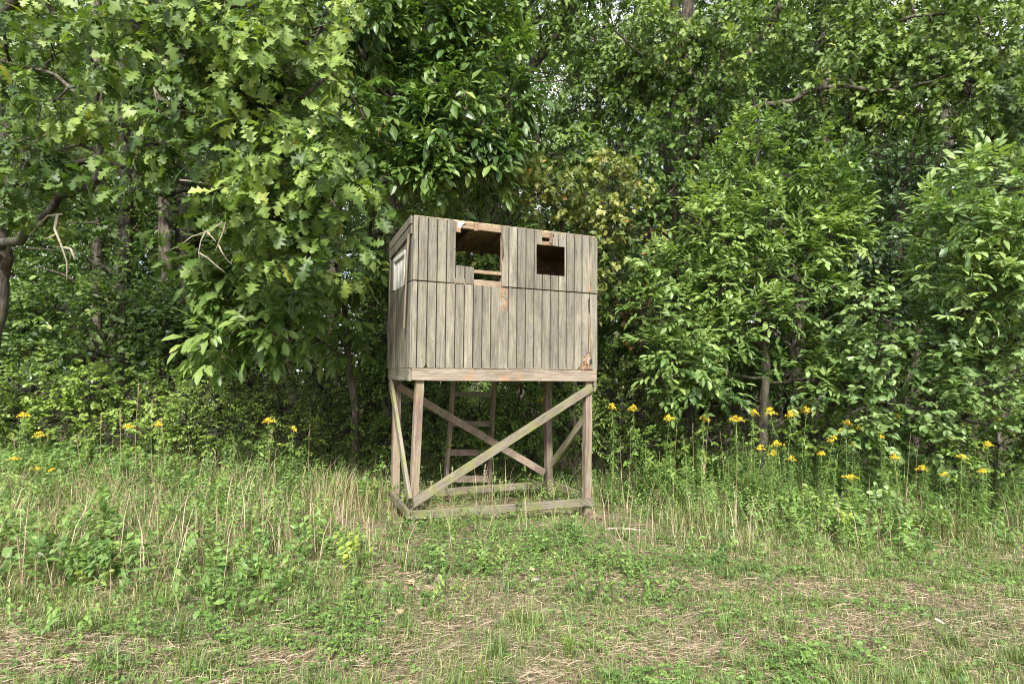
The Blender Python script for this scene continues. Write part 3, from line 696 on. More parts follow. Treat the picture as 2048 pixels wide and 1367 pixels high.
    def ground_at(lx, ly):
        c, s = math.cos(BYAW), math.sin(BYAW); return float(gz(BX+c*lx-s*ly, BY+s*lx+c*ly))
    def post(pa, pb, off, lb, m='post_wood'):
        A = hit(*pa, 1, off); B = hit(*pb, 1, off); d = (B-A)/(B[2]-A[2]); top = A+d*(Z1-.042-A[2]); g = ground_at(B[0], off)-.06; bot = A+d*(g-A[2])
        return bar('leg', tuple(bot), tuple(top), .083, .083, (0, -1, 0), 2, m, root, wob=.001, label=lb)
    post((838.5, 765), (827, 1005), .058, 'front leg under the window corner, reddish grey')
    post((1175, 800), (1173, 1005), .058, 'front leg at the rotted corner')
    post((794, 765), (790.5, 960), .93, None); post((1094.5, 768), (1097.5, 950), .93, None)
    def brace(pa, pb, axis, off, wd, nn, m, th=.036, nm='brace'):
        return bar(nm, tuple(hit(*pa, axis, off)), tuple(hit(*pb, axis, off)), wd, th, nn, 0, m, root)
    brace((822, 1008), (1183, 775), 1, -.006, .088, (0, -1, 0), 'brace_wood')
    brace((795, 772), (1088, 944), 1, .868, .088, (0, -1, 0), 'post_wood')
    brace((782, 764), (819.5, 1000), 0, -.012, .088, (-1, 0, 0), 'brace_wood')
    brace((1172, 832), (1102, 930), 0, WB-.10, .085, (1, 0, 0), 'brace_wood')
    brace((819, 1030), (1185, 1002.5), 1, -.008, .085, (0, -1, 0), 'brace_wood', nm='ground_rail')
    brace((800, 990), (1092, 968), 1, .99, .085, (0, 1, 0), 'brace_wood', nm='ground_rail')
    brace((784, 990), (817, 1028), 0, -.012, .085, (-1, 0, 0), 'brace_wood', nm='ground_rail')
    brace((1178, 998), (1104, 966), 0, WB-.02, .085, (1, 0, 0), 'brace_wood', nm='ground_rail')
    bar('beam_end', (WB-.028, -.005, Z0-.11), (WB-.028, -.005, Z0-.002), .03, .036, (0, -1, 0), 2, 'brace_wood', root)
    # ---- ladder up to the back entry
    la0, la1 = hit(908, 750, 1, 1.16), hit(893, 950, 1, 1.30); ra0, ra1 = hit(989, 750, 1, 1.16), hit(978, 955, 1, 1.30)
    ld = bar('ladder', tuple(la1+(la1-la0)*.18), tuple(la0+(la0-la1)*.1), .04, .088, (0, -1, 0), 2, 'post_wood', root, label='ladder rail stained orange brown at the top')
    ldi = ld.matrix_basis.inverted()
    def child_of_ladder(o): o.parent = ld; o.matrix_parent_inverse = Matrix.Identity(4); o.matrix_basis = ldi @ o.matrix_basis
    child_of_ladder(bar('rail', tuple(ra1+(ra1-ra0)*.18), tuple(ra0+(ra0-ra1)*.1), .04, .088, (0, -1, 0), 2, 'post_wood', root))
    for py, h in ((788, .062), (847, .075), (904, .082), (957, .085)):
        u = (py-750)/200; A = hit(909-15*u, py, 1, 1.165+.14*u); B = hit(988-11*u, py, 1, 1.165+.14*u)
        child_of_ladder(bar('rung', tuple(A), tuple(B), h, .036, (0, -1, 0), 0, 'siding_dark' if py < 800 else 'post_wood', root))
    return root
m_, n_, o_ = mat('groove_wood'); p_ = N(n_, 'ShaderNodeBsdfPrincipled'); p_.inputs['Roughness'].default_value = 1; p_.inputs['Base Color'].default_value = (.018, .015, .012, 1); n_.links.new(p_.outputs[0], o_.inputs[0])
m_, n_, o_ = mat('rot_and_hole_shade'); p_ = N(n_, 'ShaderNodeBsdfPrincipled'); p_.inputs['Roughness'].default_value = 1
t_ = N(n_, 'ShaderNodeTexCoord'); q_ = N(n_, 'ShaderNodeTexNoise', i_Scale=60.0, i_Detail=4.0); n_.links.new(t_.outputs['Object'], q_.inputs[0])
n_.links.new(ramp(n_, q_.outputs[0], [(.35, (.015,.012,.01)), (.6, (.05,.045,.045)), (.8, (.12,.11,.11))]), p_.inputs['Base Color']); n_.links.new(p_.outputs[0], o_.inputs[0])
wood_mat('siding_dark', (.09,.085,.065), (.19,.18,.14), (.30,.28,.22), (.05,.05,.045), .7, (.2,.2,.1), .3, 1)
build_blind()

# ------------------------------------------------------------------ woods
NP = 220                                          # leaves of one tree that are parts of their own
def tree_root(name, px, py, Y, label, cat='tree', group=None):
    p = at(px, py, Y); org = (p[0], Y, float(gz(p[0], Y))); return empty(name, org, label, cat, group), org
def trunk_of(root, org, pts, rads, bark='bark', **k):
    b = [(pts[0][0], pts[0][1], float(gz(pts[0][0], pts[0][1]))-.05)]+list(pts)[1:]
    return limb(root, org, b, rads, bark, 'trunk', 12, .012, **k)

# --- white oak reaching in from the left
def left_oak():
    rng = np.random.default_rng(11)
    root, org = tree_root('white_oak', -70, 1000, 7.0, 'big oak at the left edge with crooked dark limbs and large lobed leaves')
    tb = at(-70, 1000, 7.0)
    tr = trunk_of(root, org, [tb, at(-20, 700, 7.0), at(2, 560, 7.0), at(0, 480, 6.9), at(-80, 250, 6.9), at(-90, -150, 6.9), at(-60, -500, 7.2)], [.15, .10, .09, .085, .11, .09, .05])
    l1 = limb(root, org, pxs((-60, 500, 6.9), (10, 492, 6.6), (70, 450, 6.3), (130, 395, 6.1), (190, 365, 6.0), (203, 320, 5.9), (190, 220, 5.9), (178, 95, 5.9), (172, 80, 5.9)), [.066, .054, .045, .040, .036, .030, .026, .023, .02], 'bark_dark', wob=.022)
    l2 = limb(root, org, pxs((175, 85, 5.9), (140, 55, 6.0), (100, 15, 6.1), (60, -60, 6.2)), [.032, .028, .025, .02], 'bark_dark')
    l3 = limb(root, org, pxs((175, 88, 5.9), (205, 70, 5.8), (228, 40, 5.75), (255, 38, 5.7), (300, 80, 5.6), (350, 120, 5.5), (440, 160, 5.4), (520, 200, 5.4)), [.032, .03, .03, .03, .024, .02, .015, .012], 'bark_dark')
    l4 = limb(root, org, pxs((193, 235, 5.9), (150, 180, 6.0), (95, 145, 6.1), (30, 130, 6.2), (-40, 100, 6.3)), [.02, .02, .018, .016, .02], 'bark')
    l5 = limb(root, org, pxs((-60, 470, 6.9), (150, 330, 6.4), (300, 350, 6.0), (420, 380, 5.8), (480, 400, 5.6), (560, 440, 5.4), (640, 470, 5.4)), [.06, .03, .022, .022, .02, .014, .01], 'bark_dark')
    l6 = limb(root, org, pxs((-90, 150, 6.9), (100, -60, 6.2), (330, -50, 5.7), (520, 20, 5.4), (640, 110, 5.3), (730, 240, 5.3)), [.07, .05, .04, .03, .02, .01], 'bark_dark')
    l7 = limb(root, org, pxs((300, 80, 5.6), (340, 165, 5.5), (400, 180, 5.4), (480, 240, 5.4), (560, 330, 5.4), (640, 380, 5.4)), [.02, .018, .02, .014, .012, .008], 'bark')
    # bare pale dead wood hanging under the limb
    dl = 'pale dead twigs hanging bare of leaves'
    P = 'bark_pale'
    dd = limb(root, org, pxs((470, 405, 5.0), (455, 437, 5.0), (450, 455, 5.0), (437, 490, 5.0), (430, 503, 5.0)), [.013, .010, .009, .006, .004], P, 'dead_branch', 6, .004, label=dl)
    for a in ([(500, 440, 5.0), (470, 410, 5.0), (440, 395, 5.0), (400, 385, 5.1)], [(455, 437, 5.0), (420, 460, 5.0), (390, 466, 4.95), (372, 490, 4.95), (352, 497, 4.95)], [(412, 462, 5.0), (402, 482, 4.95), (397, 505, 4.95), (400, 528, 4.95)],
              [(397, 505, 4.95), (425, 525, 4.95), (450, 545, 4.95)], [(437, 490, 5.0), (450, 515, 5.0), (468, 532, 5.0)], [(530, 430, 5.0), (512, 425, 5.0), (503, 460, 5.0)], [(308, 175, 5.0), (315, 215, 5.0), (300, 245, 5.0), (280, 258, 5.0)],
              [(317, 222, 5.0), (345, 238, 5.0), (372, 255, 5.0)], [(414, 463, 4.95), (428, 480, 4.95), (432, 484, 4.95)], [(40, 300, 6.0), (110, 262, 5.9), (165, 275, 5.9), (190, 262, 5.9)], [(310, 180, 5.0), (322, 195, 5.0), (336, 202, 5.0)],
              [(360, 360, 5.1), (450, 375, 5.0), (520, 410, 4.95), (560, 415, 4.95)]):
        limb(root, org, pxs(*a), list(np.linspace(.008, .003, len(a))), P, 'dead_branch', 5, .003)
    for a, r in (([(115, 428, 6.0), (108, 450, 5.95), (118, 480, 5.9), (132, 500, 5.9), (134, 560, 5.9)], [.016, .013, .012, .010, .008]), ([(60, 470, 6.1), (85, 445, 6.05), (100, 428, 6.0), (125, 428, 6.0)], [.007, .009, .011, .010]),
                 ([(128, 495, 5.9), (143, 500, 5.9), (150, 520, 5.9)], [.014, .012, .009]), ([(112, 468, 5.95), (92, 478, 5.9)], [.010, .006])):
        limb(root, org, pxs(*a), r, P, 'dead_branch', 7, .004)
    B = [blob(40, 60, 6.2, 110, 90, .6, 50), blob(30, 210, 6.3, 110, 50, .4, 28), blob(260, -10, 5.8, 90, 50, .4, 30), blob(330, 60, 5.4, 120, 90, .5, 90), blob(460, 60, 5.3, 130, 100, .5, 110), blob(560, 110, 5.2, 110, 110, .5, 110),
         blob(260, 180, 5.5, 60, 35, .25, 16), blob(260, 290, 5.4, 65, 35, .25, 24), blob(375, 290, 5.4, 45, 35, .2, 14), blob(430, 190, 5.3, 110, 80, .5, 70), blob(560, 230, 5.2, 110, 90, .5, 95), blob(630, 200, 5.2, 60, 110, .4, 50), blob(480, 300, 5.3, 90, 60, .4, 42),
         blob(620, 330, 5.2, 90, 80, .4, 72), blob(670, 350, 5.2, 55, 60, .35, 40), blob(330, 395, 5.5, 70, 35, .3, 20), blob(590, 420, 5.2, 70, 60, .4, 50), blob(680, 420, 5.2, 60, 50, .3, 38), blob(620, 480, 5.2, 80, 45, .3, 42),
         blob(600, 500, 5.3, 50, 35, .3, 18), blob(650, 520, 5.2, 35, 28, .2, 11), blob(725, 410, 5.25, 28, 40, .2, 14), blob(60, 300, 6.2, 80, 45, .5, 26), blob(70, 390, 6.4, 90, 40, .5, 24), blob(-60, 150, 6.3, 100, 200, .6, 60), blob(110, 110, 6.1, 45, 60, .3, 14), blob(20, 380, 6.3, 50, 30, .3, 8),
         blob(160, -120, 5.8, 250, 80, .8, 80), blob(450, -100, 5.4, 200, 80, .7, 90), blob(660, 60, 5.3, 60, 70, .4, 32)]
    B += [blob(110, 200, 5.75, 70, 50, .2, 26), blob(60, 330, 6.0, 80, 45, .2, 30), blob(190, 130, 5.6, 50, 40, .2, 16), blob(120, 300, 5.8, 50, 30, .2, 12)]
    B = [(c-np.array((.16 if c[0] > -2.4 else 0, 0, 0)), r*np.array((.9, 1, 1)), n*(.62 if c[0] > -2.4 else .78)) for c, r, n in B]
    foliage(root, org, 'oak', B, np.concatenate([l1, l2, l3, l4, l5, l6, l7]), rng, nparts=300, tint0=.47, tintv=.24, clump=.16)
left_oak()

# --- hickories, hanging over from behind
def simple_tree(name, px, base_py, Y, label, sp, trunk, rads, limbs, blobs, nparts=NP, seed=1, bark='bark', group=None, cat='tree', tint0=.42, size=None, mt=None, clump=.13, tintv=.14):
    rng = np.random.default_rng(seed); root, org = tree_root(name, px, base_py, Y, label, cat, group)
    q = [trunk_of(root, org, pxs(*trunk), rads, bark)]
    for pts, rr in limbs: q.append(limb(root, org, pxs(*pts), rr, bark, 'branch', 7))
    foliage(root, org, sp, [blob(*b) for b in blobs], np.concatenate(q), rng, nparts=nparts, tint0=tint0, size=size, mt=mt, clump=clump, tintv=tintv)
    return root
simple_tree('hickory_tree', 800, 1000, 8.6, 'tall hickory with big drooping leaflets rising behind the left corner of the blind', 'hickory',
    [(800, 1000, 8.6), (796, 700, 8.6), (792, 450, 8.6), (785, 300, 8.6), (775, 150, 8.6), (770, -100, 8.7), (775, -420, 8.9)], [.17, .15, .14, .13, .12, .10, .05],
    [([(785, 320, 8.6), (850, 330, 8.0), (900, 300, 7.4), (945, 270, 7.2)], [.06, .05, .045, .03]), ([(775, 200, 8.6), (760, 180, 7.9), (730, 120, 7.3)], [.04, .03, .02]), ([(790, 350, 8.6), (740, 300, 7.6), (700, 250, 7.0)], [.04, .03, .015]),
     ([(770, 60, 8.6), (850, 10, 7.8), (930, 60, 7.4)], [.05, .03, .015]), ([(795, 470, 8.6), (760, 470, 7.8), (740, 470, 7.2)], [.03, .02, .01])],
    [(730, 60, 7.2, 110, 75, .6, 90), (850, 60, 7.4, 110, 85, .6, 94), (660, 30, 7.2, 80, 60, .5, 45), (960, 80, 7.6, 80, 90, .6, 67), (780, -90, 7.6, 260, 80, .8, 81), (790, 190, 7.6, 70, 60, .4, 25), (880, 180, 7.3, 90, 60, .4, 46),
     (740, 270, 6.9, 75, 60, .4, 49), (820, 270, 7.0, 90, 60, .4, 55), (920, 260, 7.1, 80, 60, .4, 49), (990, 200, 7.4, 60, 70, .4, 36), (860, 350, 7.0, 90, 55, .4, 54), (940, 350, 7.2, 70, 50, .4, 37), (780, 360, 7.0, 50, 60, .3, 27), (980, 310, 7.3, 50, 40, .3, 19),
     (770, 500, 7.2, 30, 60, .3, 14), (745, 560, 7.3, 35, 40, .3, 10)], nparts=300, seed=21, tintv=.22, clump=0.11)
simple_tree('hickory_sapling', 700, 980, 7.6, 'hickory sapling whose broad five-part leaves hang in a tier below the oak', 'hickory',
    [(715, 980, 7.6), (705, 800, 7.6), (690, 640, 7.5), (670, 520, 7.3)], [.055, .05, .035, .015],
    [([(700, 720, 7.6), (600, 660, 7.0), (520, 640, 6.5)], [.02, .014, .008]), ([(690, 600, 7.5), (600, 560, 6.9), (520, 540, 6.6)], [.02, .012, .008])],
    [(480, 670, 6.3, 55, 40, .3, 24), (560, 650, 6.4, 60, 38, .3, 28), (500, 570, 6.5, 75, 45, .3, 34), (440, 545, 6.6, 45, 28, .2, 12), (590, 560, 6.7, 60, 40, .3, 20), (690, 540, 7.0, 60, 45, .3, 18), (700, 690, 7.2, 40, 40, .3, 9), (555, 520, 6.7, 60, 30, .2, 14)], nparts=300, seed=22, size=.17, tint0=.72, clump=.09)

# --- ash sapling right of the blind
simple_tree('ash_tree', 1525, 980, 8.2, 'young ash standing alone right of the blind with airy feathery leaves', 'ash',
    [(1522, 985, 8.2), (1528, 800, 8.2), (1530, 700, 8.15), (1526, 560, 8.1), (1518, 420, 8.1), (1515, 330, 8.05), (1520, 240, 8.05)], [.068, .062, .055, .04, .028, .018, .006],
    [([(1532, 710, 8.2), (1560, 680, 8.0), (1640, 640, 7.7)], [.03, .02, .01]), ([(1528, 700, 8.2), (1480, 650, 7.8), (1380, 620, 7.4)], [.03, .02, .01]), ([(1527, 560, 8.1), (1450, 480, 7.7), (1400, 440, 7.5)], [.025, .015, .008]),
     ([(1527, 760, 8.2), (1430, 740, 7.6), (1340, 720, 7.3)], [.02, .015, .008]), ([(1524, 520, 8.1), (1600, 460, 7.8), (1680, 400, 7.6)], [.025, .015, .008]), ([(1529, 770, 8.2), (1600, 760, 7.8), (1700, 770, 7.5)], [.02, .014, .006])],
    [(1515, 290, 8.0, 50, 60, .3, 25), (1470, 370, 7.8, 75, 55, .4, 46), (1580, 350, 7.8, 80, 55, .4, 49), (1660, 390, 7.7, 65, 60, .3, 40), (1420, 460, 7.6, 80, 55, .4, 51), (1540, 450, 7.7, 95, 60, .5, 66), (1660, 480, 7.6, 75, 60, .4, 49), (1350, 540, 7.5, 80, 50, .4, 44),
     (1460, 560, 7.5, 90, 60, .4, 61), (1580, 560, 7.6, 90, 60, .4, 57), (1320, 620, 7.4, 60, 30, .3, 20), (1400, 650, 7.4, 90, 40, .4, 45), (1520, 640, 7.6, 90, 35, .4, 38), (1640, 590, 7.6, 60, 50, .3, 23), (1350, 710, 7.3, 80, 40, .3, 39), (1450, 730, 7.4, 70, 30, .3, 25),
     (1440, 795, 7.4, 60, 30, .3, 22), (1590, 690, 7.7, 70, 30, .3, 15), (1630, 760, 7.5, 80, 35, .3, 22), (1370, 770, 7.4, 40, 25, .2, 10)], nparts=300, seed=31, tint0=.50, tintv=.22, clump=.095)

# --- hickory on the right edge, dogwood, glossy shrub tree
simple_tree('pignut_hickory', 2080, 1000, 7.4, 'pale green hickory leaning in at the right edge, leaflets large and light', 'ash',
    [(2110, 1000, 7.4), (2100, 700, 7.4), (2080, 400, 7.3), (2060, 200, 7.3)], [.09, .08, .05, .02],
    [([(2090, 600, 7.4), (2000, 500, 6.9), (1940, 450, 6.6)], [.03, .02, .01]), ([(2080, 420, 7.3), (2000, 400, 6.8)], [.02, .01])],
    [(2010, 370, 6.7, 60, 50, .3, 40), (1930, 440, 6.6, 65, 55, .3, 46), (2030, 460, 6.5, 70, 50, .3, 42), (1960, 540, 6.6, 85, 45, .3, 46), (2050, 590, 6.6, 80, 60, .3, 44), (2110, 440, 6.8, 70, 120, .5, 40)], nparts=300, seed=41, mt='dogwood_leaf', tintv=.22, size=.12, tint0=.58, clump=.1)
simple_tree('dogwood', 1960, 980, 7.6, 'round leaved dogwood thicket filling the right side below the hickory', 'dogwood',
    [(1990, 990, 7.7), (1980, 820, 7.7), (1960, 700, 7.6), (1930, 600, 7.5)], [.05, .045, .03, .015],
    [([(1975, 800, 7.7), (1880, 700, 7.2), (1800, 650, 7.0)], [.02, .015, .008]), ([(1975, 760, 7.7), (2040, 700, 7.2)], [.02, .01]), ([(1980, 850, 7.7), (1850, 820, 7.1), (1750, 800, 7.0)], [.02, .015, .006])],
    [(1930, 620, 7.0, 100, 50, .4, 76), (2030, 680, 6.9, 90, 60, .4, 80), (1900, 700, 7.0, 110, 55, .4, 89), (1780, 690, 7.0, 90, 50, .4, 59), (1980, 770, 6.9, 110, 55, .4, 93), (1870, 800, 7.0, 100, 45, .4, 68), (1740, 620, 7.1, 70, 50, .3, 38), (2050, 840, 6.9, 80, 45, .4, 59),
     (1780, 860, 7.3, 100, 40, .3, 63), (1850, 880, 7.3, 70, 40, .3, 38), (1700, 790, 7.2, 60, 35, .3, 20), (2120, 720, 7.0, 70, 160, .5, 76), (1700, 830, 7.0, 70, 30, .3, 22)], nparts=300, seed=42, tintv=.2, tint0=.48, clump=0.09)
simple_tree('black_gum', 1780, 960, 9.0, 'dark glossy leaved tree standing between the ash and the right edge thicket', 'gloss',
    [(1776, 970, 9.0), (1778, 780, 9.0), (1790, 600, 9.0), (1800, 450, 9.0), (1815, 330, 9.0), (1850, 230, 9.0)], [.08, .075, .06, .05, .035, .015],
    [([(1795, 480, 9.0), (1780, 350, 8.8), (1760, 250, 8.7)], [.03, .02, .01]), ([(1792, 560, 9.0), (1850, 420, 8.8), (1890, 280, 8.6)], [.03, .02, .01]), ([(1785, 650, 9.0), (1720, 560, 8.6)], [.02, .01]), ([(1788, 620, 9.0), (1870, 520, 8.6)], [.02, .01])],
    [(1750, 330, 8.8, 80, 60, .5, 70), (1850, 330, 8.7, 90, 60, .5, 85), (1820, 430, 8.6, 100, 45, .5, 80), (1740, 520, 8.4, 80, 50, .4, 80), (1840, 540, 8.3, 90, 50, .4, 90), (1750, 610, 8.3, 90, 50, .4, 90), (1900, 400, 8.7, 80, 60, .4, 60), (1980, 280, 8.8, 90, 60, .5, 80), (1700, 690, 8.6, 60, 40, .3, 30)], nparts=120, seed=43)

# --- oak limbs over the upper right and centre
simple_tree('overhanging_oak', 1390, 1000, 10.5, 'grey green oak crown arching over the upper right, thick crooked limb showing', 'upoak',
    [(1370, 1000, 10.5), (1375, 700, 10.5), (1380, 420, 10.4), (1385, 250, 10.3), (1378, 120, 10.3), (1375, -150, 10.3), (1380, -450, 10.5)], [.20, .18, .16, .14, .12, .10, .06],
    [([(1380, 330, 10.4), (1450, 260, 9.6), (1520, 212, 9.2), (1580, 204, 9.0), (1625, 180, 8.8), (1680, 175, 8.6), (1800, 180, 8.5), (1900, 150, 8.4)], [.07, .05, .045, .045, .04, .03, .02, .01]),
     ([(1378, 160, 10.3), (1366, 110, 9.6), (1400, 60, 9.2), (1470, 30, 9.0)], [.05, .035, .03, .02]), ([(1385, 260, 10.3), (1530, 60, 9.6), (1600, -60, 9.2), (1700, -160, 9)], [.06, .045, .04, .02]),
     ([(1560, 205, 9.0), (1700, 260, 9.0), (1850, 220, 8.8)], [.02, .015, .01]), ([(1380, 200, 10.3), (1290, 120, 9.6), (1230, 60, 9.3)], [.04, .03, .015]), ([(1680, 120, 9.2), (1800, 40, 8.8), (1950, 30, 8.6)], [.04, .03, .015])],
    [(1330, 60, 9.2, 100, 70, .6, 95), (1400, 120, 9.2, 110, 60, .6, 95), (1320, 150, 9.5, 80, 70, .5, 65), (1490, 60, 9.2, 110, 75, .6, 95), (1600, 60, 9.2, 100, 50, .6, 60), (1740, 60, 8.9, 110, 70, .6, 100), (1870, 50, 8.6, 120, 75, .6, 130), (1990, 80, 8.5, 100, 90, .6, 110),
     (1700, 150, 8.8, 100, 55, .5, 85), (1820, 160, 8.5, 110, 60, .5, 110), (1940, 190, 8.4, 110, 70, .5, 110), (1650, 230, 8.9, 100, 45, .5, 62), (1770, 240, 8.7, 90, 45, .5, 60), (1500, 180, 9.3, 70, 45, .4, 28), (1420, 230, 9.6, 80, 45, .4, 40), (2070, 220, 8.5, 70, 100, .5, 60),
     (1450, -80, 9.3, 220, 70, .8, 120), (1800, -80, 8.9, 260, 80, .8, 150), (1560, 290, 9.2, 80, 40, .4, 30), (1330, 230, 9.8, 60, 50, .4, 30)], nparts=300, seed=51, tint0=.46, tintv=.17)
simple_tree('leaning_oak', 1010, 1000, 11.0, 'oak behind the blind with a straight bare limb slanting up to the right', 'upoak',
    [(985, 1000, 11.0), (985, 700, 11.0), (990, 420, 11.0), (1010, 240, 10.9), (1040, 170, 10.8), (1090, 100, 10.7), (1135, 40, 10.6), (1180, -80, 10.6), (1220, -300, 10.6)], [.15, .13, .12, .11, .105, .095, .085, .07, .03],
    [([(1020, 185, 10.8), (1055, 165, 10.5), (1110, 163, 10.3), (1135, 161, 10.2)], [.02, .018, .014, .008]), ([(1090, 100, 10.7), (1080, 50, 10.2), (1120, -40, 10)], [.03, .02, .01]), ([(1120, 60, 10.6), (1190, 80, 10.2), (1260, 120, 10)], [.03, .02, .01]),
     ([(990, 400, 11), (1060, 330, 10.3), (1120, 300, 10)], [.04, .02, .01])],
    [(1000, 40, 10.4, 70, 60, .5, 50), (950, 150, 10.6, 60, 60, .5, 40), (1160, 40, 10.3, 60, 50, .5, 50), (1290, 130, 10.2, 60, 60, .5, 50), (1040, 40, 10.2, 60, 70, .5, 61), (1110, -20, 10.2, 90, 70, .6, 119), (1200, 100, 10.0, 80, 60, .5, 105), (1250, 200, 9.9, 80, 60, .5, 119), (1150, 220, 10.0, 80, 50, .5, 93), (1060, 240, 10.0, 70, 45, .5, 68), (1130, 310, 9.9, 90, 40, .5, 102), (1240, 290, 9.8, 80, 45, .5, 102), (1000, 130, 10.2, 50, 60, .4, 37), (1180, 160, 10.1, 60, 40, .4, 51)], nparts=100, seed=52, tint0=.40)
simple_tree('sassafras_tree', 1180, 1000, 8.6, 'yellowing small tree with bronze tinged leaves just above the roof of the blind', 'maple',
    [(1150, 1000, 8.7), (1145, 700, 8.7), (1130, 500, 8.6), (1110, 400, 8.6), (1090, 340, 8.5)], [.05, .045, .035, .02, .008],
    [([(1135, 520, 8.6), (1180, 440, 8.3), (1220, 380, 8.2)], [.02, .012, .006]), ([(1115, 420, 8.6), (1060, 380, 8.4), (1010, 360, 8.3)], [.015, .01, .006]), ([(1142, 600, 8.7), (1210, 560, 8.3)], [.02, .01])],
    [(1030, 370, 8.2, 60, 35, .3, 40), (1110, 385, 8.2, 75, 40, .4, 62), (1190, 400, 8.1, 75, 45, .4, 70), (1130, 440, 8.3, 80, 25, .3, 35), (1240, 440, 8.0, 50, 45, .3, 46), (1230, 520, 8.0, 40, 50, .3, 36), (1240, 350, 8.1, 50, 35, .3, 30), (1000, 350, 8.3, 40, 25, .2, 14), (950, 525, 8.4, 50, 35, .3, 34)], nparts=250, seed=53, tint0=.50, tintv=.2)
simple_tree('maple_sapling', 1290, 1000, 9.2, 'slender maple sapling with drooping broad green leaves between the blind and the ash', 'maple',
    [(1275, 1000, 9.3), (1280, 760, 9.3), (1290, 560, 9.2), (1300, 400, 9.2), (1310, 300, 9.1)], [.07, .065, .05, .03, .012],
    [([(1290, 560, 9.2), (1250, 480, 8.8)], [.02, .01]), ([(1300, 420, 9.2), (1380, 350, 8.8)], [.02, .01]), ([(1280, 700, 9.3), (1240, 640, 8.8)], [.02, .01])],
    [(1320, 300, 8.9, 90, 60, .4, 80), (1290, 390, 8.8, 70, 60, .4, 65), (1370, 400, 8.8, 60, 60, .4, 50), (1270, 500, 8.6, 60, 50, .3, 50), (1250, 620, 8.5, 45, 60, .3, 42), (1270, 700, 8.6, 50, 40, .3, 34), (1330, 470, 8.8, 60, 60, .4, 40), (1400, 270, 9, 60, 50, .4, 36)], nparts=150, seed=54, tint0=.38, mt='hickory_leaf')
simple_tree('red_creeper', 1295, 1000, 8.9, 'vine with rusty orange leaves hanging beside the right side of the blind', 'vine',
    [(1296, 1000, 9.0), (1298, 760, 9.0), (1300, 600, 8.95), (1296, 440, 8.9)], [.02, .018, .015, .01], [], [(1305, 520, 8.7, 16, 60, .15, 12), (1275, 590, 8.6, 18, 60, .15, 11), (1262, 470, 8.6, 14, 40, .12, 6), (1255, 660, 8.5, 16, 40, .12, 6)], nparts=60, seed=55, cat='vine', clump=.06, tint0=.6)

# --- shrubs along the edge of the woods
def shrub(name, px, Y, label, sp, blobs, seed, nparts=60, tint0=.45, size=None, cat='shrub', mt=None, clump=.10, stems=7):
    rng = np.random.default_rng(seed); root, org = tree_root(name, px, 900, Y, label, cat)
    A = []
    for k in range(stems):
        c, r, n = blob(*blobs[k % len(blobs)]); tip = c+rng.normal(0, .5, 3)*r; b = np.array(org)+np.array((rng.normal(0, .12)+(c[0]-org[0])*.3, rng.normal(0, .08), -.03))
        A.append(limb(root, org, [b, (b+tip)/2+rng.normal(0, .06, 3), tip], [.012, .009, .004], 'bark_dark', 'stem', 5, .006, rng))
    foliage(root, org, sp, [blob(*b) for b in blobs], np.concatenate(A), rng, nparts=nparts, tint0=tint0, size=size, clump=clump, mt=mt, outward=.6)
shrub('raspberry_thicket', 130, 7.7, 'leafy raspberry thicket spreading along the left edge under the oak', 'raspberry', [(60, 780, 7.8, 110, 45, .4, 150), (190, 780, 7.8, 110, 45, .4, 150), (-60, 790, 7.8, 90, 60, .4, 90), (300, 820, 7.7, 100, 45, .4, 130), (120, 840, 7.5, 150, 35, .35, 150), (20, 840, 7.4, 90, 40, .3, 90), (340, 765, 7.9, 70, 35, .3, 70), (250, 870, 7.2, 120, 30, .3, 90)], 61, 200, .58)
shrub('honeysuckle_bush', 470, 7.6, 'fine leaved light green bush left of the blind, tallest of the bushes there', 'shrub', [(430, 800, 7.5, 90, 55, .4, 170), (500, 770, 7.6, 80, 40, .4, 130), (560, 820, 7.5, 80, 55, .4, 160), (470, 860, 7.3, 110, 40, .35, 150), (380, 860, 7.3, 70, 40, .3, 90), (590, 880, 7.3, 70, 35, .3, 80)], 62, 60, .55, .045)
shrub('spicebush', 690, 7.9, 'small leaved bush close against the left legs of the blind', 'shrub', [(660, 790, 7.9, 75, 55, .4, 140), (740, 800, 8.0, 60, 80, .4, 160), (700, 860, 7.7, 90, 50, .35, 160), (640, 740, 8.1, 60, 40, .3, 80), (770, 880, 7.8, 60, 50, .3, 90), (740, 700, 8.2, 50, 50, .3, 70)], 63, 60, .42, .05)
shrub('privet_bush', 960, 8.8, 'small leaved bush growing behind the ladder of the blind', 'shrub', [(870, 820, 7.9, 60, 60, .3, 160), (960, 830, 7.9, 70, 60, .3, 210), (1040, 820, 8.0, 70, 60, .3, 210), (1040, 770, 9.0, 80, 40, .4, 110), (900, 900, 7.8, 80, 35, .3, 110), (1000, 900, 7.9, 80, 32, .3, 110), (1130, 800, 8.9, 60, 50, .4, 100), (1070, 870, 8.7, 50, 40, .3, 70)], 64, 60, .85, .055, mt='weed_leaf')
shrub('striped_maple', 955, 8.0, 'sapling with leaves tinted brighter against the shade, seen through the large broken opening', 'maple', [(945, 520, 8.0, 45, 32, .25, 46), (985, 545, 8.1, 35, 25, .25, 26)], 68, 40, .9, .085, 'sapling', 'weed_leaf', .07, 4)  # leaf tint raised to make up for light the blind blocks here
shrub('viburnum_bush', 230, 9.0, 'dark leaved bush in the shade behind the raspberry thicket', 'gloss', [(120, 620, 9.0, 120, 60, .5, 120), (260, 640, 9.0, 110, 60, .5, 120), (60, 700, 8.8, 110, 50, .5, 80), (200, 710, 8.7, 130, 50, .5, 130), (340, 690, 8.8, 90, 60, .5, 100), (390, 650, 9.2, 70, 40, .5, 50), (20, 620, 9.2, 80, 60, .5, 50), (330, 610, 9.4, 110, 40, .5, 60)], 65, 100, .45, .10, mt='hickory_leaf')
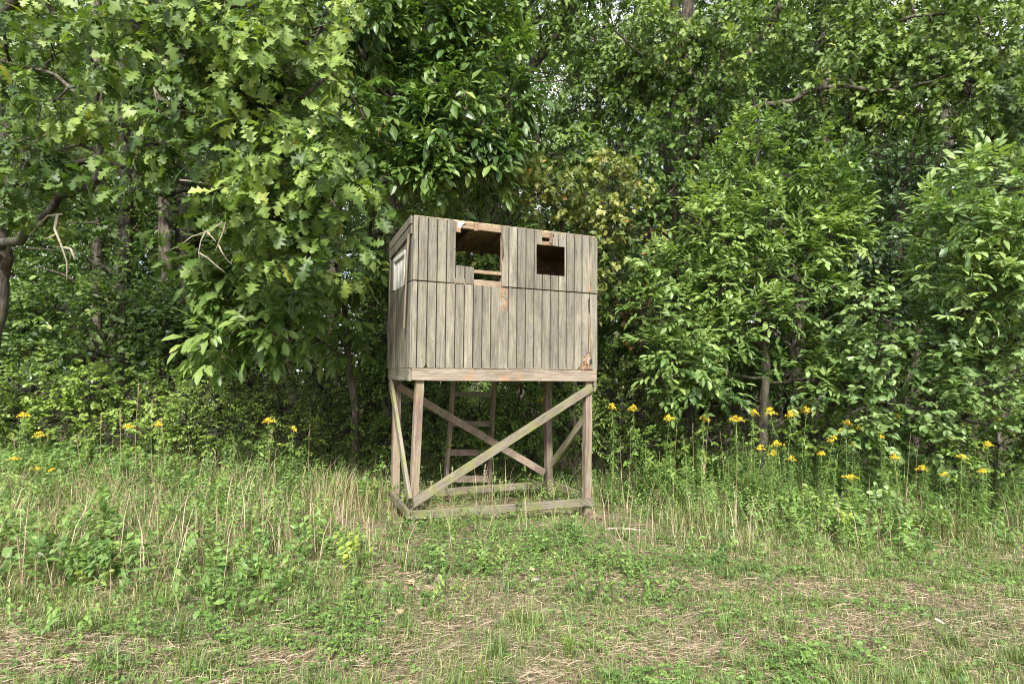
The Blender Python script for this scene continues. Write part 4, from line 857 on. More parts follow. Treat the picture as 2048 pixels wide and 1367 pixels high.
shrub('bramble_patch', 1560, 7.9, 'low brambles tangled around the foot of the young ash', 'raspberry', [(1420, 880, 7.7, 90, 30, .3, 60), (1600, 860, 7.8, 110, 30, .3, 70), (1300, 890, 7.7, 80, 40, .3, 60), (1700, 880, 7.5, 100, 40, .3, 70), (1900, 900, 7.2, 150, 50, .3, 110), (2060, 900, 7.0, 90, 50, .3, 60)], 66, 80, .45)
shrub('leafy_bush', 1250, 8.6, 'low loose bush at the right legs of the blind', 'shrub', [(1230, 800, 8.7, 60, 60, .3, 110), (1290, 840, 8.6, 70, 50, .3, 90), (1180, 850, 8.6, 60, 60, .3, 90), (1370, 850, 8.6, 70, 30, .3, 50), (1200, 730, 9, 50, 50, .3, 70)], 67, 30, .42, .055)

# --- the woods behind: a few trees of each build, copied
def forest_tree(seed, H, lean, crown_lo, nleaf, sz, spread, bark, label, low=0.0):
    rng = np.random.default_rng(seed); root = empty('forest_tree', (0, 0, 0), label, 'tree', 'trees standing deep in the woods')
    pts = [(0, 0, -.2)]; x = y = 0
    for k in range(1, 9):
        x += rng.normal(lean, .12); y += rng.normal(0, .12); pts.append((x, y, H*k/8))
    r0 = rng.uniform(.10, .19); q = limb(root, (0, 0, 0), pts, list(np.linspace(r0, .025, 9)), bark, 'trunk', 9, .012, rng)
    W = []; P = []; D = []; T = []
    nb = 34
    for b in range(nb):
        z = crown_lo+(H-crown_lo)*(b+.5)/nb if b > nb*low else rng.uniform(1.2, crown_lo+1); s = q[np.argmin(abs(q[:, 2]-z))]; a = rng.uniform(0, 6.28); u = (z-crown_lo)/(H-crown_lo)
        Lb = spread*(1-.45*abs(u-.35)-.25*u)*rng.uniform(.6, 1.15)*(.6 if z < crown_lo else 1); d = np.array((math.cos(a), math.sin(a), rng.uniform(.05, .5)))
        e = s+d*Lb; mid = s+d*Lb*.5+np.array((0, 0, .15)); pq, rr = smooth_path([s, mid, e], [.035, .02, .007], 6, .02, rng); W.append(tube(pq, rr, 4))
        n = nleaf//nb//8; t = rng.uniform(.25, 1.05, n)**.8; c = s+(e-s)*t[:, None]; nc = 9; cc = c[rng.integers(0, n, nc)]+rng.normal(0, .30, (nc, 3))
        i = rng.integers(0, nc, n); p = cc[i]+rng.normal(0, .20, (n, 3)); P.append(p); D.append(nrm(p-s+rng.normal(0, .5, (n, 3)))); T.append(.42+rng.normal(0, .15, nc)[i])
    v, t = joinp(W); o = link('branches', trimesh('branches', v, t, None, True, bark), root); o['kind'] = 'stuff'
    L, E = spray('simple', np.concatenate(P), np.concatenate(D), rng, sz, np.concatenate(T)); L.t = np.clip(L.t, .02, .9)
    o = link('crown', bake('crown', L, TPL['simple'], 'wood_leaf', (0, 0, 0), rng), root); o['kind'] = 'stuff'
    return root
def copy_tree(o, parent=None):
    c = o.copy(); C.objects.link(c); c.parent = parent
    for ch in [x for x in bpy.data.objects if x.parent == o]: copy_tree(ch, c)
    return c
KINDS_ = [forest_tree(101, 15, .03, 4.0, 15000, .13, 2.6, 'bark_dark', 'x', .25), forest_tree(102, 17, -.05, 5.0, 16000, .12, 2.8, 'bark', 'x', .2), forest_tree(103, 13, .08, 2.6, 14000, .12, 2.2, 'bark_dark', 'x', .15),
          forest_tree(104, 8, .02, 1.0, 12000, .10, 1.7, 'bark_dark', 'x', .1), forest_tree(105, 5.5, -.03, .5, 11000, .09, 1.4, 'bark', 'x', .1)]
DESC = ['tall dark forest tree', 'tallest slim forest tree', 'leaning forest tree', 'young understory tree', 'low bushy sapling']
frng = np.random.default_rng(77); used = set(); spots = []
rows = [(10.6, 1.9, [3, 4, 4]), (12.3, 2.1, [0, 3, 4]), (14.3, 2.2, [1, 2, 0, 3, 4]), (16.8, 2.3, [0, 1, 2, 3, 0]), (20, 2.3, [0, 1, 2, 0]), (24, 2.7, [0, 1, 1, 2]), (29, 3.2, [0, 1])]
for Yr, st, ks in rows:
    xm = Yr*.98+1.0; x = -xm
    while x < xm:
        k = int(frng.choice(ks)); X = x+frng.uniform(-.4, .4)*st; Y = Yr+frng.uniform(-.7, .7)
        spots.append((X, Y, k)); x += st
GAP = at(1255, 15, 14)
PL = []
for X, Y, k in spots:
    if abs(X/Y-GAP[0]/GAP[1]) < .02+.30/Y and k < 3: k = 3        # the break in the canopy
    o = KINDS_[k] if k not in used else copy_tree(KINDS_[k]); used.add(k)
    s = frng.uniform(.85, 1.15); o.location = gp(X, Y); o.rotation_euler = (0, 0, frng.uniform(0, 6.28)); o.scale = (s, s, s*frng.uniform(.9, 1.1))
    PL.append((o, k, X/Y))
    o['group'] = ['tall dark trees in the woods', 'tallest trees in the woods', 'leaning trees in the woods', 'young trees in the woods', 'saplings in the woods'][k]
def zone(u): return 'behind the big oak' if u < -.5 else 'behind the hanging dead twigs' if u < -.28 else 'just left of the blind' if u < -.12 else 'behind the blind' if u < .14 else 'behind the maple sapling' if u < .34 else 'behind the ash' if u < .55 else 'behind the dark glossy tree' if u < .72 else 'at the right edge'
def rank(Y): return 'front' if Y < 11.5 else 'second' if Y < 13.4 else 'third' if Y < 15.6 else 'fourth' if Y < 18.5 else 'fifth' if Y < 22 else 'sixth' if Y < 26.5 else 'last'
for o, k, u in PL: o['label'] = DESC[k]+', '+rank(o.location.y)+' rank '+zone(u)
for k in range(5):
    if k not in used: KINDS_[k].location = (0, 18, 0)
# trunks one can tell apart on the left
for k, (px, Y, r, lab) in enumerate([(196, 10.4, .085, 'straight dark trunk in the woods, leftmost of the four behind the dead twigs'), (252, 10.2, .10, 'smooth grey trunk in the woods, second of the four behind the dead twigs'), (330, 10.1, .105, 'rough shaggy trunk in the woods, third of the four behind the dead twigs'), (366, 10.5, .13, 'dark thick trunk in the woods, last of the four behind the dead twigs'),
        (668, 11.0, .12, 'dark straight trunk beside the hickory sapling left of the blind'), (905, 10.4, .06, 'slim trunk seen just above the roof of the blind, left one of a pair'), (930, 10.6, .075, 'slim trunk seen just above the roof of the blind, right one of a pair'), (1345, 12.0, .2, 'broad shaded trunk between the maple sapling and the ash'), (1655, 13.0, .12, 'shaded trunk behind the right side of the ash')]):
    root, org = tree_root('bare_trunk', px, 900, Y, lab, 'tree trunk'); r_ = np.random.default_rng(300+k); dx = r_.normal(0, 12, 5)
    trunk_of(root, org, [at(px+dx[0], 900, Y), at(px+dx[1]*.4, 650, Y), at(px, 450, Y), at(px+dx[2]*.4, 200, Y), at(px+dx[3], -100, Y), at(px+dx[4]*2, -500, Y)], [r*1.15, r*1.05, r, r*.9, r*.75, r*.4], 'bark_dark' if k % 2 else 'bark')
root, org = tree_root('leaning_dead_trunk', 300, 840, 8.6, 'dead slanting trunk propped in the bushes left of the blind', 'dead tree')
limb(root, org, pxs((250, 880, 8.4), (305, 832, 8.5), (380, 765, 8.8), (455, 708, 9.2), (540, 640, 9.8)), [.05, .05, .045, .04, .02], 'bark_red', 'trunk', 9, .012)
# the far side of the woods: one leafy mass
def far_woods():
    rng = np.random.default_rng(5); n = 17000
    X = rng.uniform(-46, 46, n); Y = 33+rng.uniform(0, 6, n)+np.abs(X)*.02; Z = rng.uniform(0, 1, n)**.85*(21+6*fbm(X*.15, Y*0, 4)); g_ = (np.abs(X/Y-GAP[0]/GAP[1]) < .05) & (Z > 15); Z[g_] *= .6; hk = (vn(X*1.1, Z*1.1, 12) > .34) | (Z < 3); X, Y, Z = X[hk], Y[hk], Z[hk]; n = len(X); P = np.stack([X, Y, Z+gz(X, Y)], 1)
    L, E = spray('simple', P, rng.normal(0, 1, (n, 3)), rng, .36, .38+rng.normal(0, .16, n)); L.t = np.clip(L.t, .02, .9)
    o = link('far_woods', bake('far_woods', L, TPL['quad'], 'wood_leaf', (0, 0, 0), rng)); tag(o, 'leafy mass of the far woods showing between the trunks', kind='stuff')
far_woods()
def undergrowth():
    rng = np.random.default_rng(6); n = 4000
    Y = rng.uniform(8.6, 20, n); X = rng.uniform(-1, 1, n)*Y*1.0; h = .25+.75*fbm(X*.8, Y*.8, 8)
    Z = rng.uniform(0, 1, n)*h; P = np.stack([X, Y, gz(X, Y)+Z], 1)
    L, E = spray('small', P, rng.normal(0, 1, (n, 3))+UP*.5, rng, .065, .40+rng.normal(0, .15, n)); L.t = np.clip(L.t, .02, .9)
    o = link('undergrowth', bake('undergrowth', L, TPL['quad'], 'wood_leaf', (0, 0, 0), rng)); tag(o, 'low leafy undergrowth on the floor of the woods', kind='stuff')
undergrowth()

# ------------------------------------------------------------------ meadow
def edge(x):                                   # how far from the camera the mown strip reaches
    return np.interp(x, [-9, -3.4, -1.8, 0, 1.6, 3, 6, 10], [2.9, 3.4, 4.25, 4.75, 5.3, 5.8, 6.5, 7.0])+.9*(fbm(x*1.9, x*0+2, 5)-.5)
def scatter(n, rng, y0, y1, p=1.0):
    """points of the field, thinning with distance from the camera"""
    u = rng.random(n); a, b = y0**(2-p), y1**(2-p); Y = (a+(b-a)*u)**(1/(2-p)); X = rng.uniform(-1, 1, n)*(Y*.96+.5); return X, Y
def blades(P, h, wd, az, lean, tint, curl=.5):
    """five-vertex grass blades, bent over in the direction az"""
    n = len(P); d = np.stack([np.cos(az), np.sin(az), np.zeros(n)], 1); s = np.stack([-np.sin(az), np.cos(az), np.zeros(n)], 1)
    c1 = P+d*(h*lean*.35)[:, None]+UP*(h*.60*np.sqrt(np.clip(1-lean**2*.5, .02, 1)))[:, None]
    c2 = P+d*(h*lean)[:, None]+UP*(h*np.sqrt(np.clip(1-lean**2, .015, 1)))[:, None]
    w_ = wd[:, None]*.5
    V = np.stack([P-s*w_, P+s*w_, c1-s*w_*.85, c1+s*w_*.85, c2], 1)
    T = (np.arange(n)[:, None, None]*5+np.array([(0, 1, 3), (0, 3, 2), (2, 3, 4)])).reshape(-1, 3)
    tn = np.clip(np.stack([tint-.04, tint-.04, tint, tint, tint+.05], 1), 0, 1).ravel()
    return V.reshape(-1, 3), T, tn
def strands(P, h, wd, az, rise, tint, rng):
    """long dry stems lying down, bowed sideways, ends a little up or down"""
    n = len(P); d = np.stack([np.cos(az), np.sin(az), np.zeros(n)], 1); s = np.stack([-np.sin(az), np.cos(az), np.zeros(n)], 1)
    bow = (rng.normal(0, .13, n)*h)[:, None]; c0 = P-d*(h*.5)[:, None]; c1 = P+s*bow+UP*(rise*h)[:, None]*.7; c2 = P+d*(h*.5)[:, None]+UP*(rng.normal(.2, .7, n)*rise*h)[:, None]; w_ = (wd*.5)[:, None]
    up = s*.75+UP*.65
    V = np.stack([c0-up*w_*.7, c0+up*w_*.7, c1-up*w_, c1+up*w_, c2], 1); T = (np.arange(n)[:, None, None]*5+np.array([(0, 1, 3), (0, 3, 2), (2, 3, 4)])).reshape(-1, 3)
    return V.reshape(-1, 3), T, np.clip(np.repeat(tint, 5), 0, 1)
def put(name, parts, m, label, kind='stuff', smooth=True):
    V = []; T = []; t = []; o = 0
    for v, f, k in parts: V.append(v); T.append(f+o); t.append(k); o += len(v)
    ob = link(name, trimesh(name, np.concatenate(V), np.concatenate(T), np.concatenate(t), smooth, m)); tag(ob, label, kind=kind); return ob
def dirt(X, Y):                                # trodden bare patch left of and under the blind
    return np.exp(-(((X+1.65)/.75)**2+((Y-5.9)/.8)**2))+.85*np.exp(-(((X-.1)/1.0)**2+((Y-6.8)/.5)**2))
def hay(X, Y):                                 # windrows of cut hay
    v = fbm(X*.9+Y*.3, Y*2.6, 21, 3); return np.clip((v-.42)*6, 0, 1)*(.55+.45*vn(X*7, Y*11, 9))
def meadow():
    rng = np.random.default_rng(90); G = []; S = []
    # mown sward
    X, Y = scatter(170000, rng, 2.2, 7.6, 1.15); e = edge(X)
    g = np.clip((fbm(X*1.6, Y*1.6, 31)-.5)*1.7+.45, 0, 1); hy = hay(X, Y)
    k = (Y < e+.5) & (rng.random(len(X)) < 1-.66*hy) & (rng.random(len(X)) > dirt(X, Y)*.9); X, Y, g, hy = X[k], Y[k], g[k], hy[k]
    n = len(X); lo = np.clip((fbm(X*2.5, Y*2.5, 41)-.42)*4, 0, 1)
    h = rng.uniform(.025, .07, n)*(1+1.3*lo*rng.random(n)); tn = .16+.22*g+rng.normal(0, .12, n); dry = rng.random(n) < .15; tn[dry] = rng.uniform(.55, .95, dry.sum())
    P = np.stack([X, Y, gz(X, Y)-.004], 1); G.append(blades(P, h, rng.uniform(.0020, .0044, n)*(.6+.14*Y), rng.uniform(0, 6.28, n), rng.uniform(.3, .97, n), tn))
    # hay lying matted, in rows and wads that share a direction
    nc = 5200; cx, cy = scatter(nc, rng, 2.2, 8.2, 1.2); hy = hay(cx, cy); e = edge(cx)
    k = rng.random(nc) < np.where(cy < e+.3, .18+.82*hy, .3*hy+.15); cx, cy, hy = cx[k], cy[k], hy[k]; nc = len(cx); m_ = 34
    r = rng.uniform(.03, .11, nc); a0 = rng.normal(0, .8, nc)+1.2*(fbm(cx*1.2, cy*1.2, 77)-.5); c0 = rng.normal(.46, .14, nc)
    X = np.repeat(cx, m_)+rng.normal(0, 1.3, nc*m_)*np.repeat(r, m_); Y = np.repeat(cy, m_)+rng.normal(0, .7, nc*m_)*np.repeat(r, m_); n = len(X)
    P = np.stack([X, Y, gz(X, Y)+rng.uniform(.002, .040, n)], 1)
    az = np.repeat(a0, m_)+rng.normal(0, .5, n)+rng.integers(0, 2, n)*math.pi
    S.append(strands(P, .03+.11*rng.random(n)**1.8, rng.uniform(.0016, .0036, n)*(.6+.14*Y), az, np.abs(rng.normal(0, .10, n)), np.clip(np.repeat(c0, m_)+rng.normal(0, .2, n)-.25*(rng.random(n) < .25), 0, 1), rng))
    # tussocks of longer grass in the mown part
    nt = 330; tx, ty = scatter(nt, rng, 2.4, 7.5); nb = 60
    X = np.repeat(tx, nb)+rng.normal(0, 1, nt*nb)*np.repeat(rng.uniform(.015, .06, nt), nb); Y = np.repeat(ty, nb)+rng.normal(0, .045, nt*nb); n = len(X)
    P = np.stack([X, Y, gz(X, Y)-.003], 1); G.append(blades(P, rng.uniform(.05, .17, n)*np.repeat(rng.uniform(.6, 1.3, nt), nb), rng.uniform(.003, .0055, n), rng.uniform(0, 6.28, n), np.clip(rng.beta(2.4, 1.6, n), .1, .97), np.repeat(rng.uniform(.1, .42, nt), nb)+rng.normal(0, .08, n)))
    # rough grass beyond the mown strip
    X, Y = scatter(105000, rng, 3.2, 9.4, .9); e = edge(X); dd = np.clip((Y-e+.45*vn(X*2.1, Y*2.1, 33))/2.0, 0, 1)
    inb = ((X > -1.3) & (X < 1.5) & (Y > 5.2) & (Y < 7.4))
    k = (Y > e-.9*rng.random(len(X))**1.5) & (rng.random(len(X)) > dirt(X, Y)*.93) & ~(inb & (rng.random(len(X)) < .45)); X, Y, dd, inb = X[k], Y[k], dd[k], inb[k]; n = len(X)
    cl = fbm(X*1.5, Y*1.5, 51); near_r = np.clip((X-1.0)/1.5, 0, 1)
    h = (.06+.30*dd*(.4+.6*rng.random(n)))*(.35+1.4*fbm(X*2.2, Y*2.2, 29))*(.6+.8*cl)*(1-.45*inb)*np.where((X > -1.4) & (X < 1.6), .62, np.where(X > 1.6, 1.3, 1.05)); tn = .05+.55*fbm(X*2.6, Y*2.6, 19)*cl*1.6+rng.normal(0, .12, n)
    dry = rng.random(n) < (.14+.30*(X < -.8)+.12*near_r)*(.4+1.2*vn(X*2.2, Y*2.2, 15)); tn[dry] = rng.uniform(.6, 1, dry.sum())
    P = np.stack([X, Y, gz(X, Y)-.01], 1); G.append(blades(P, h, rng.uniform(.003, .0062, n)*(.7+.06*Y), rng.uniform(0, 6.28, n), np.clip(.15+rng.beta(2.2, 1.8, n)*.9, .05, .97), tn))
    # dead leaning stems
    X, Y = scatter(7500, rng, 3.3, 9.0, .6); e = edge(X); k = (Y > e+.15-.8*rng.random(len(X))**2) & (rng.random(len(X)) < .25+.75*np.clip(np.where(X < -1.4, 1, (X-1)/1.5), 0, 1)); X, Y = X[k], Y[k]; n = len(X)
    P = np.stack([X, Y, gz(X, Y)-.01], 1); S.append(blades(P, rng.uniform(.18, .62, n)*np.where(X < -1.4, 1.15, 1), rng.uniform(.0026, .0056, n), rng.normal(.3, 1.2, n)+rng.integers(0, 2, n)*math.pi, np.clip(rng.beta(2, 2, n), .1, .95), rng.uniform(.35, 1, n)))
    put('grass', G, 'grass_blade', 'green and drying meadow grass covering the field edge')
    put('cut_hay', S, 'straw', 'tan cut hay and dead stems strewn over the grass')
    # clover and small herbs
    X, Y = scatter(72000, rng, 2.2, 8.4, 1.2); e = edge(X); c = fbm(X*1.9, Y*1.9, 61); herb = np.exp(-(((X-.15)/1.5)**4+((Y-5.2)/.75)**4))
    k = (rng.random(len(X)) < np.clip((c-.43)*5, .10, .95)*.75+.9*herb) & (rng.random(len(X)) > dirt(X, Y)*.8) & (rng.random(len(X)) > .7*(hay(X, Y) > .4)); X, Y, c, herb = X[k], Y[k], c[k], herb[k]; n = len(X)
    P = np.stack([X, Y, gz(X, Y)+rng.uniform(.015, .07, n)*(1+1.3*herb)], 1); L = Leaves(); a = rng.uniform(0, 6.28, n); sz = rng.uniform(.012, .027, n)*(1+.6*(rng.random(n) < .12)); tt = .48+.35*(c-.5)+rng.normal(0, .17, n)-.08*herb
    for q in range(3):
        az = a+q*2.09; D = np.stack([np.cos(az), np.sin(az), rng.uniform(-.1, .5, n)], 1); L.add(P, D, UP*1.1+CAMB*.35+rng.normal(0, .3, (n, 3)), sz, tt+rng.normal(0, .05, n))
    L.done(); L.t = np.clip(L.t, 0.02, .97); o = link('clover', bake('clover', L, [flipup(leaf_t([0,.6,1], [0,.42,0], .1, .2)), flipup(leaf_t([0,.5,1], [0,.36,0], .25, .3))], 'weed_leaf', (0, 0, 0), rng)); tag(o, 'clover and small leafy herbs growing through the grass', kind='stuff')
    # leafy weeds taller than the grass
    X, Y = scatter(16000, rng, 3.0, 9.6, .5); e = edge(X); c = fbm(X*1.1, Y*1.1, 71); fr_ = np.clip((Y-e+.3)/1.7, 0, 1); mid = (X > -1.5) & (X < 1.7)
    k = (Y > e+.1-1.3*rng.random(len(X))**2.2) & (rng.random(len(X)) < np.clip((c-.30)*2.6, .12, 1)) & (rng.random(len(X)) > dirt(X, Y)*1.05); X, Y, c, fr_, mid = X[k], Y[k], c[k], fr_[k], mid[k]; n = len(X)
    h = rng.uniform(.05, .5, n)*(.30+fr_)*np.where(mid, .45, 1)*np.where(X > 1.5, 1.35, 1); P = np.stack([X, Y, gz(X, Y)+h*.55], 1)
    L, E = spray('small', P, UP+rng.normal(0, .45, (n, 3)), rng, .042, .60+.6*(c-.5)+rng.normal(0, .16, n)); L.s = L.s*(1+.7*(fbm(L.p[:, 0]*1.7, L.p[:, 1]*1.7, 83) > .56))*np.where((L.p[:, 0] > -1.5) & (L.p[:, 0] < 1.7), .68, 1); L.t = np.clip(L.t, .02, .95)
    o = link('weeds', bake('weeds', L, TPL['simple'], 'weed_leaf', (0, 0, 0), rng)); tag(o, 'leafy weeds standing above the rough grass', kind='stuff')
meadow()

# ---- goldenrods, each its own plant
def goldenrod(seed, H, plume=True):
    rng = np.random.default_rng(seed); root = empty('goldenrod', (0, 0, 0), 'x', 'wildflower')
    pts = [np.array((0, 0, -.03)), np.array((rng.normal(0, .015), rng.normal(0, .015), H*.5)), np.array((rng.normal(0, .05), rng.normal(0, .05), H))]
    q = limb(root, (0, 0, 0), pts, [.004, .0035, .0022], 'stem_green', 'stem', 5, .002, rng)
    n = int(H*170); z = rng.uniform(.12, .97, n)*H; X = np.stack([np.interp(z, q[:, 2], q[:, 0]), np.interp(z, q[:, 2], q[:, 1]), z], 1); a = rng.uniform(0, 6.28, n)
    D = np.stack([np.cos(a), np.sin(a), rng.uniform(-.15, .7, n)], 1); L = Leaves(); L.add(X, D, UP+CAMB*.2+rng.normal(0, .25, (n, 3)), rng.uniform(.065, .125, n)*(1.1-.5*z/H), .52+rng.normal(0, .14, n)+.15*(z/H)); L.done(); L.t = np.clip(L.t, .02, .9)
    o = link('foliage', bake('foliage', L, TPL['blade'], 'weed_leaf', (0, 0, 0), rng), root); o['kind'] = 'stuff'
    if plume:
        L = Leaves(); W = []; tip = q[-1]; PS = (1.6, .9, 1.2, .7, 1.0, 1.4)[seed % 6]
        for k in range(15):
            a = rng.uniform(0, 6.28); u_ = rng.uniform(0, 1); ln = (.025+.065*u_)*PS; b = tip+np.array((0, 0, .03-.055*u_)); t = np.linspace(.1, 1, 12); d = np.array((math.cos(a), math.sin(a), 0))
            c = b+d*(t*ln)[:, None]+UP*(.05*t-.045*t*t)[:, None]; W.append(fast_twigs(c[:-1], c[1:], .0009, .0007)); m = 18
            i = rng.integers(0, 12, m); p = c[i]+UP*.006+rng.normal(0, .0045, (m, 3)); L.add(p, rng.normal(0, 1, (m, 3))+UP, rng.normal(0, 1, (m, 3)), rng.uniform(.008, .014, m), rng.uniform(0, .92, m))
        L.done(); o = link('flower_plume', bake('flower_plume', L, [flipup(leaf_t([0,.5,1], [0,.38,0], .4, .1))], 'goldenrod_flower', (0, 0, 0), rng), root); v, t = joinp(W); s_ = link('flower_stalk', trimesh('flower_stalk', v, t, None, True, 'stem_green'), o)
    return root
GR = [goldenrod(400+k, .95, True) for k in range(6)]; GN = [goldenrod(500+k, .80, False) for k in range(3)]
ORD = ['first', 'second', 'third', 'fourth', 'fifth', 'sixth', 'seventh', 'eighth', 'ninth', 'tenth', 'eleventh', 'twelfth', 'thirteenth', 'fourteenth', 'fifteenth', 'sixteenth', 'seventeenth', 'eighteenth', 'nineteenth', 'twentieth',
       'twenty-first', 'twenty-second', 'twenty-third', 'twenty-fourth', 'twenty-fifth', 'twenty-sixth', 'twenty-seventh', 'twenty-eighth', 'twenty-ninth', 'thirtieth', 'thirty-first', 'thirty-second', 'thirty-third', 'thirty-fourth', 'thirty-fifth', 'thirty-sixth', 'thirty-seventh', 'thirty-eighth', 'thirty-ninth', 'fortieth'] 
FL_R = [(1222, 812), (1270, 815), (1330, 835), (1402, 838), (1472, 836), (1506, 826), (1553, 822), (1575, 826), (1604, 820), (1522, 893), (1546, 886), (1583, 914), (1640, 905), (1652, 876), (1690, 846), (1722, 852), (1702, 888), (1718, 955), (1757, 870), (1790, 912), (1787, 834), (1845, 936), (1895, 947), (1918, 914), (1962, 940), (1992, 838), (1970, 886), (1668, 862), (1540, 905)]
FL_L = [(28, 916), (50, 828), (62, 938), (90, 868), (112, 938), (246, 852), (318, 846), (536, 840), (581, 856)]
FL_M = [(1082, 798), (1112, 825)]
used_g = set()
def place_plant(protos, px, py, label, group, rng, Y=None):
    Y = Y or (float(np.interp(py, [795, 830, 880, 960], [7.4, 7.2, 6.7, 6.2])) if px > 1200 else float(np.interp(py, [795, 830, 880, 960], [6.6, 6.3, 5.9, 5.5])))+rng.uniform(-.12, .12)
    p = at(px, py, Y); g = float(gz(p[0], Y)); k = int(rng.integers(0, len(protos))); pr = protos[k]
    o = pr if pr.name not in used_g else copy_tree(pr); used_g.add(pr.name)
    H = .97 if 'plume' in group or protos is GR else .82; s = max(.25, (p[2]-g)/H); o.location = (p[0], Y, g); w_ = (.5*s+.5)*rng.uniform(.6, 1.0); o.scale = (w_, w_, s); o.rotation_euler = (0, 0, rng.uniform(0, 6.28)); tag(o, label, 'wildflower', group); return o
grn = np.random.default_rng(88)
for i, q in enumerate(sorted(FL_R)): place_plant(GR, *q, 'goldenrod with a yellow plume, %s from the left of those right of the blind' % ORD[i], 'goldenrods in flower right of the blind', grn)
for i, q in enumerate(sorted(FL_L)): place_plant(GR, *q, 'goldenrod with a yellow plume, %s from the left of those left of the blind' % ORD[i], 'goldenrods in flower left of the blind', grn)
for i, q in enumerate(FL_M): place_plant(GR, *q, 'goldenrod seen between the legs of the blind, %s of the two' % ('left' if i == 0 else 'right'), 'goldenrods in flower behind the blind', grn, 8.4)
NB = sorted([(float(grn.uniform(1215, 2040)), float(grn.uniform(835, 930))) for _ in range(78)])
for i, q in enumerate(NB): place_plant(GN, *q, 'leafy goldenrod without flowers in the green mass %s' % ('between the blind and the ash' if q[0] < 1500 else 'at the foot of the ash' if q[0] < 1640 else 'before the dark glossy tree' if q[0] < 1850 else 'at the right edge'), 'goldenrods not in flower right of the blind', grn, float(np.interp(q[1], [835, 930], [8.0, 6.7]))+grn.uniform(-.3, .4))
NL = sorted([(-30, 940), (10, 960), (45, 975), (100, 965), (140, 950), (180, 940), (75, 1000), (330, 880), (465, 865), (520, 872), (250, 900)])
for i, q in enumerate(NL): place_plant(GN, *q, 'leafy goldenrod without flowers, %s of these from the left, left of the blind' % ORD[i], 'goldenrods not in flower left of the blind', grn)

# ---- grasses and dry stalks that stand out one by one
def stalk(px_b, py_b, px_t, py_t, Y, label, head=True, group=None, green=False, seed=0, leaves=3):
    rng = np.random.default_rng(seed); a = at(px_b, py_b, Y); g = float(gz(a[0], Y)); a = np.array((a[0], Y, g-.02)); b = at(px_t, py_t, Y-.1); root = empty('grass_stalk', (a[0], a[1], g), label, 'grass stalk', group); org = (a[0], a[1], g)
    mid = (a+b)/2+rng.normal(0, .02, 3); q = limb(root, org, [a, mid, b], [.0028, .0024, .0012], 'stem_green' if green else 'stem_dry', 'stem', 4, .002, rng)
    if head:
        n = 46; t = rng.uniform(.80, 1.0, n); i = t*(len(q)-1); X = np.stack([np.interp(i, np.arange(len(q)), q[:, c]) for c in range(3)], 1)-np.array(org); d = nrm(b-mid)
        L = Leaves(); L.add(X, d+rng.normal(0, .45, (n, 3)), rng.normal(0, 1, (n, 3)), rng.uniform(.012, .026, n), rng.uniform(.4, 1, n)); L.done(); o = link('seed_head', bake('seed_head', L, [flipup(leaf_t([0,.5,1], [0,.13,0], .3, .1))], 'straw', (0, 0, 0), rng), root); o['kind'] = 'stuff'
    if leaves:
        P = q[rng.integers(1, max(2, len(q)//2), leaves)]-np.array(org)
        v, t, k = blades(P, rng.uniform(.14, .28, leaves), np.full(leaves, .007), rng.uniform(0, 6.28, leaves), rng.uniform(.5, .9, leaves), np.full(leaves, .35 if green else .85))
        for z in range(leaves): link('blade', trimesh('blade', v[z*5:z*5+5], t[:3], k[z*5:z*5+5], True, 'grass_blade'), root)
    return root
SR = sorted([(1355, 835), (1365, 870), (1408, 830), (1418, 830), (1472, 850), (1262, 850), (1290, 905), (1440, 860), (1822, 865), (1838, 880), (1786, 905), (1240, 870), (1320, 900), (1500, 905), (1640, 940), (1385, 845)])
for i, (x, y) in enumerate(SR): stalk(x+grn.uniform(-14, 14), 1010, x, y, float(grn.uniform(6.7, 7.5)), 'tall dry grass stalk, %s from the left in the weeds right of the blind' % ORD[i], grn.random() < .5, 'dry stalks right of the blind', False, 600+i, 2)
SL = sorted([(278, 770), (240, 822), (322, 835), (305, 800), (392, 925), (203, 830), (468, 880), (545, 860), (25, 870), (150, 870), (430, 900), (620, 850)])
for i, (x, y) in enumerate(SL): stalk(x+grn.uniform(-10, 18), 1020, x, y, float(grn.uniform(6.0, 7.0)), 'tall grass with a pinkish tan seed head, %s from the left, left of the blind' % ORD[i], True, 'seeding grasses left of the blind', False, 650+i, 3)
SM = sorted([(880, 925), (945, 950), (905, 935), (1000, 960), (862, 960), (1165, 975), (970, 930), (1050, 975), (1105, 965), (985, 905)])
for i, (x, y) in enumerate(SM): stalk(x+grn.uniform(-12, 12), 1060, x, y, float(grn.uniform(5.2, 5.75)), 'yellow green grass stalk, %s from the left of those before the ground rail' % ORD[i], i % 2 == 0, 'grass stalks before the ground rail', True, 700+i, 4)
for i, (xb, yb, xt, yt, Y) in enumerate([(70, 1190, 170, 960, 4.7), (40, 1120, 130, 1010, 4.9), (190, 1250, 260, 1080, 4.0), (205, 1190, 195, 1100, 4.2)]):
    stalk(xb, yb, xt, yt, Y, 'long straw leaning to the right at the left edge, %s of four' % ORD[i], False, 'leaning straws at the left edge', False, 750+i, 1)

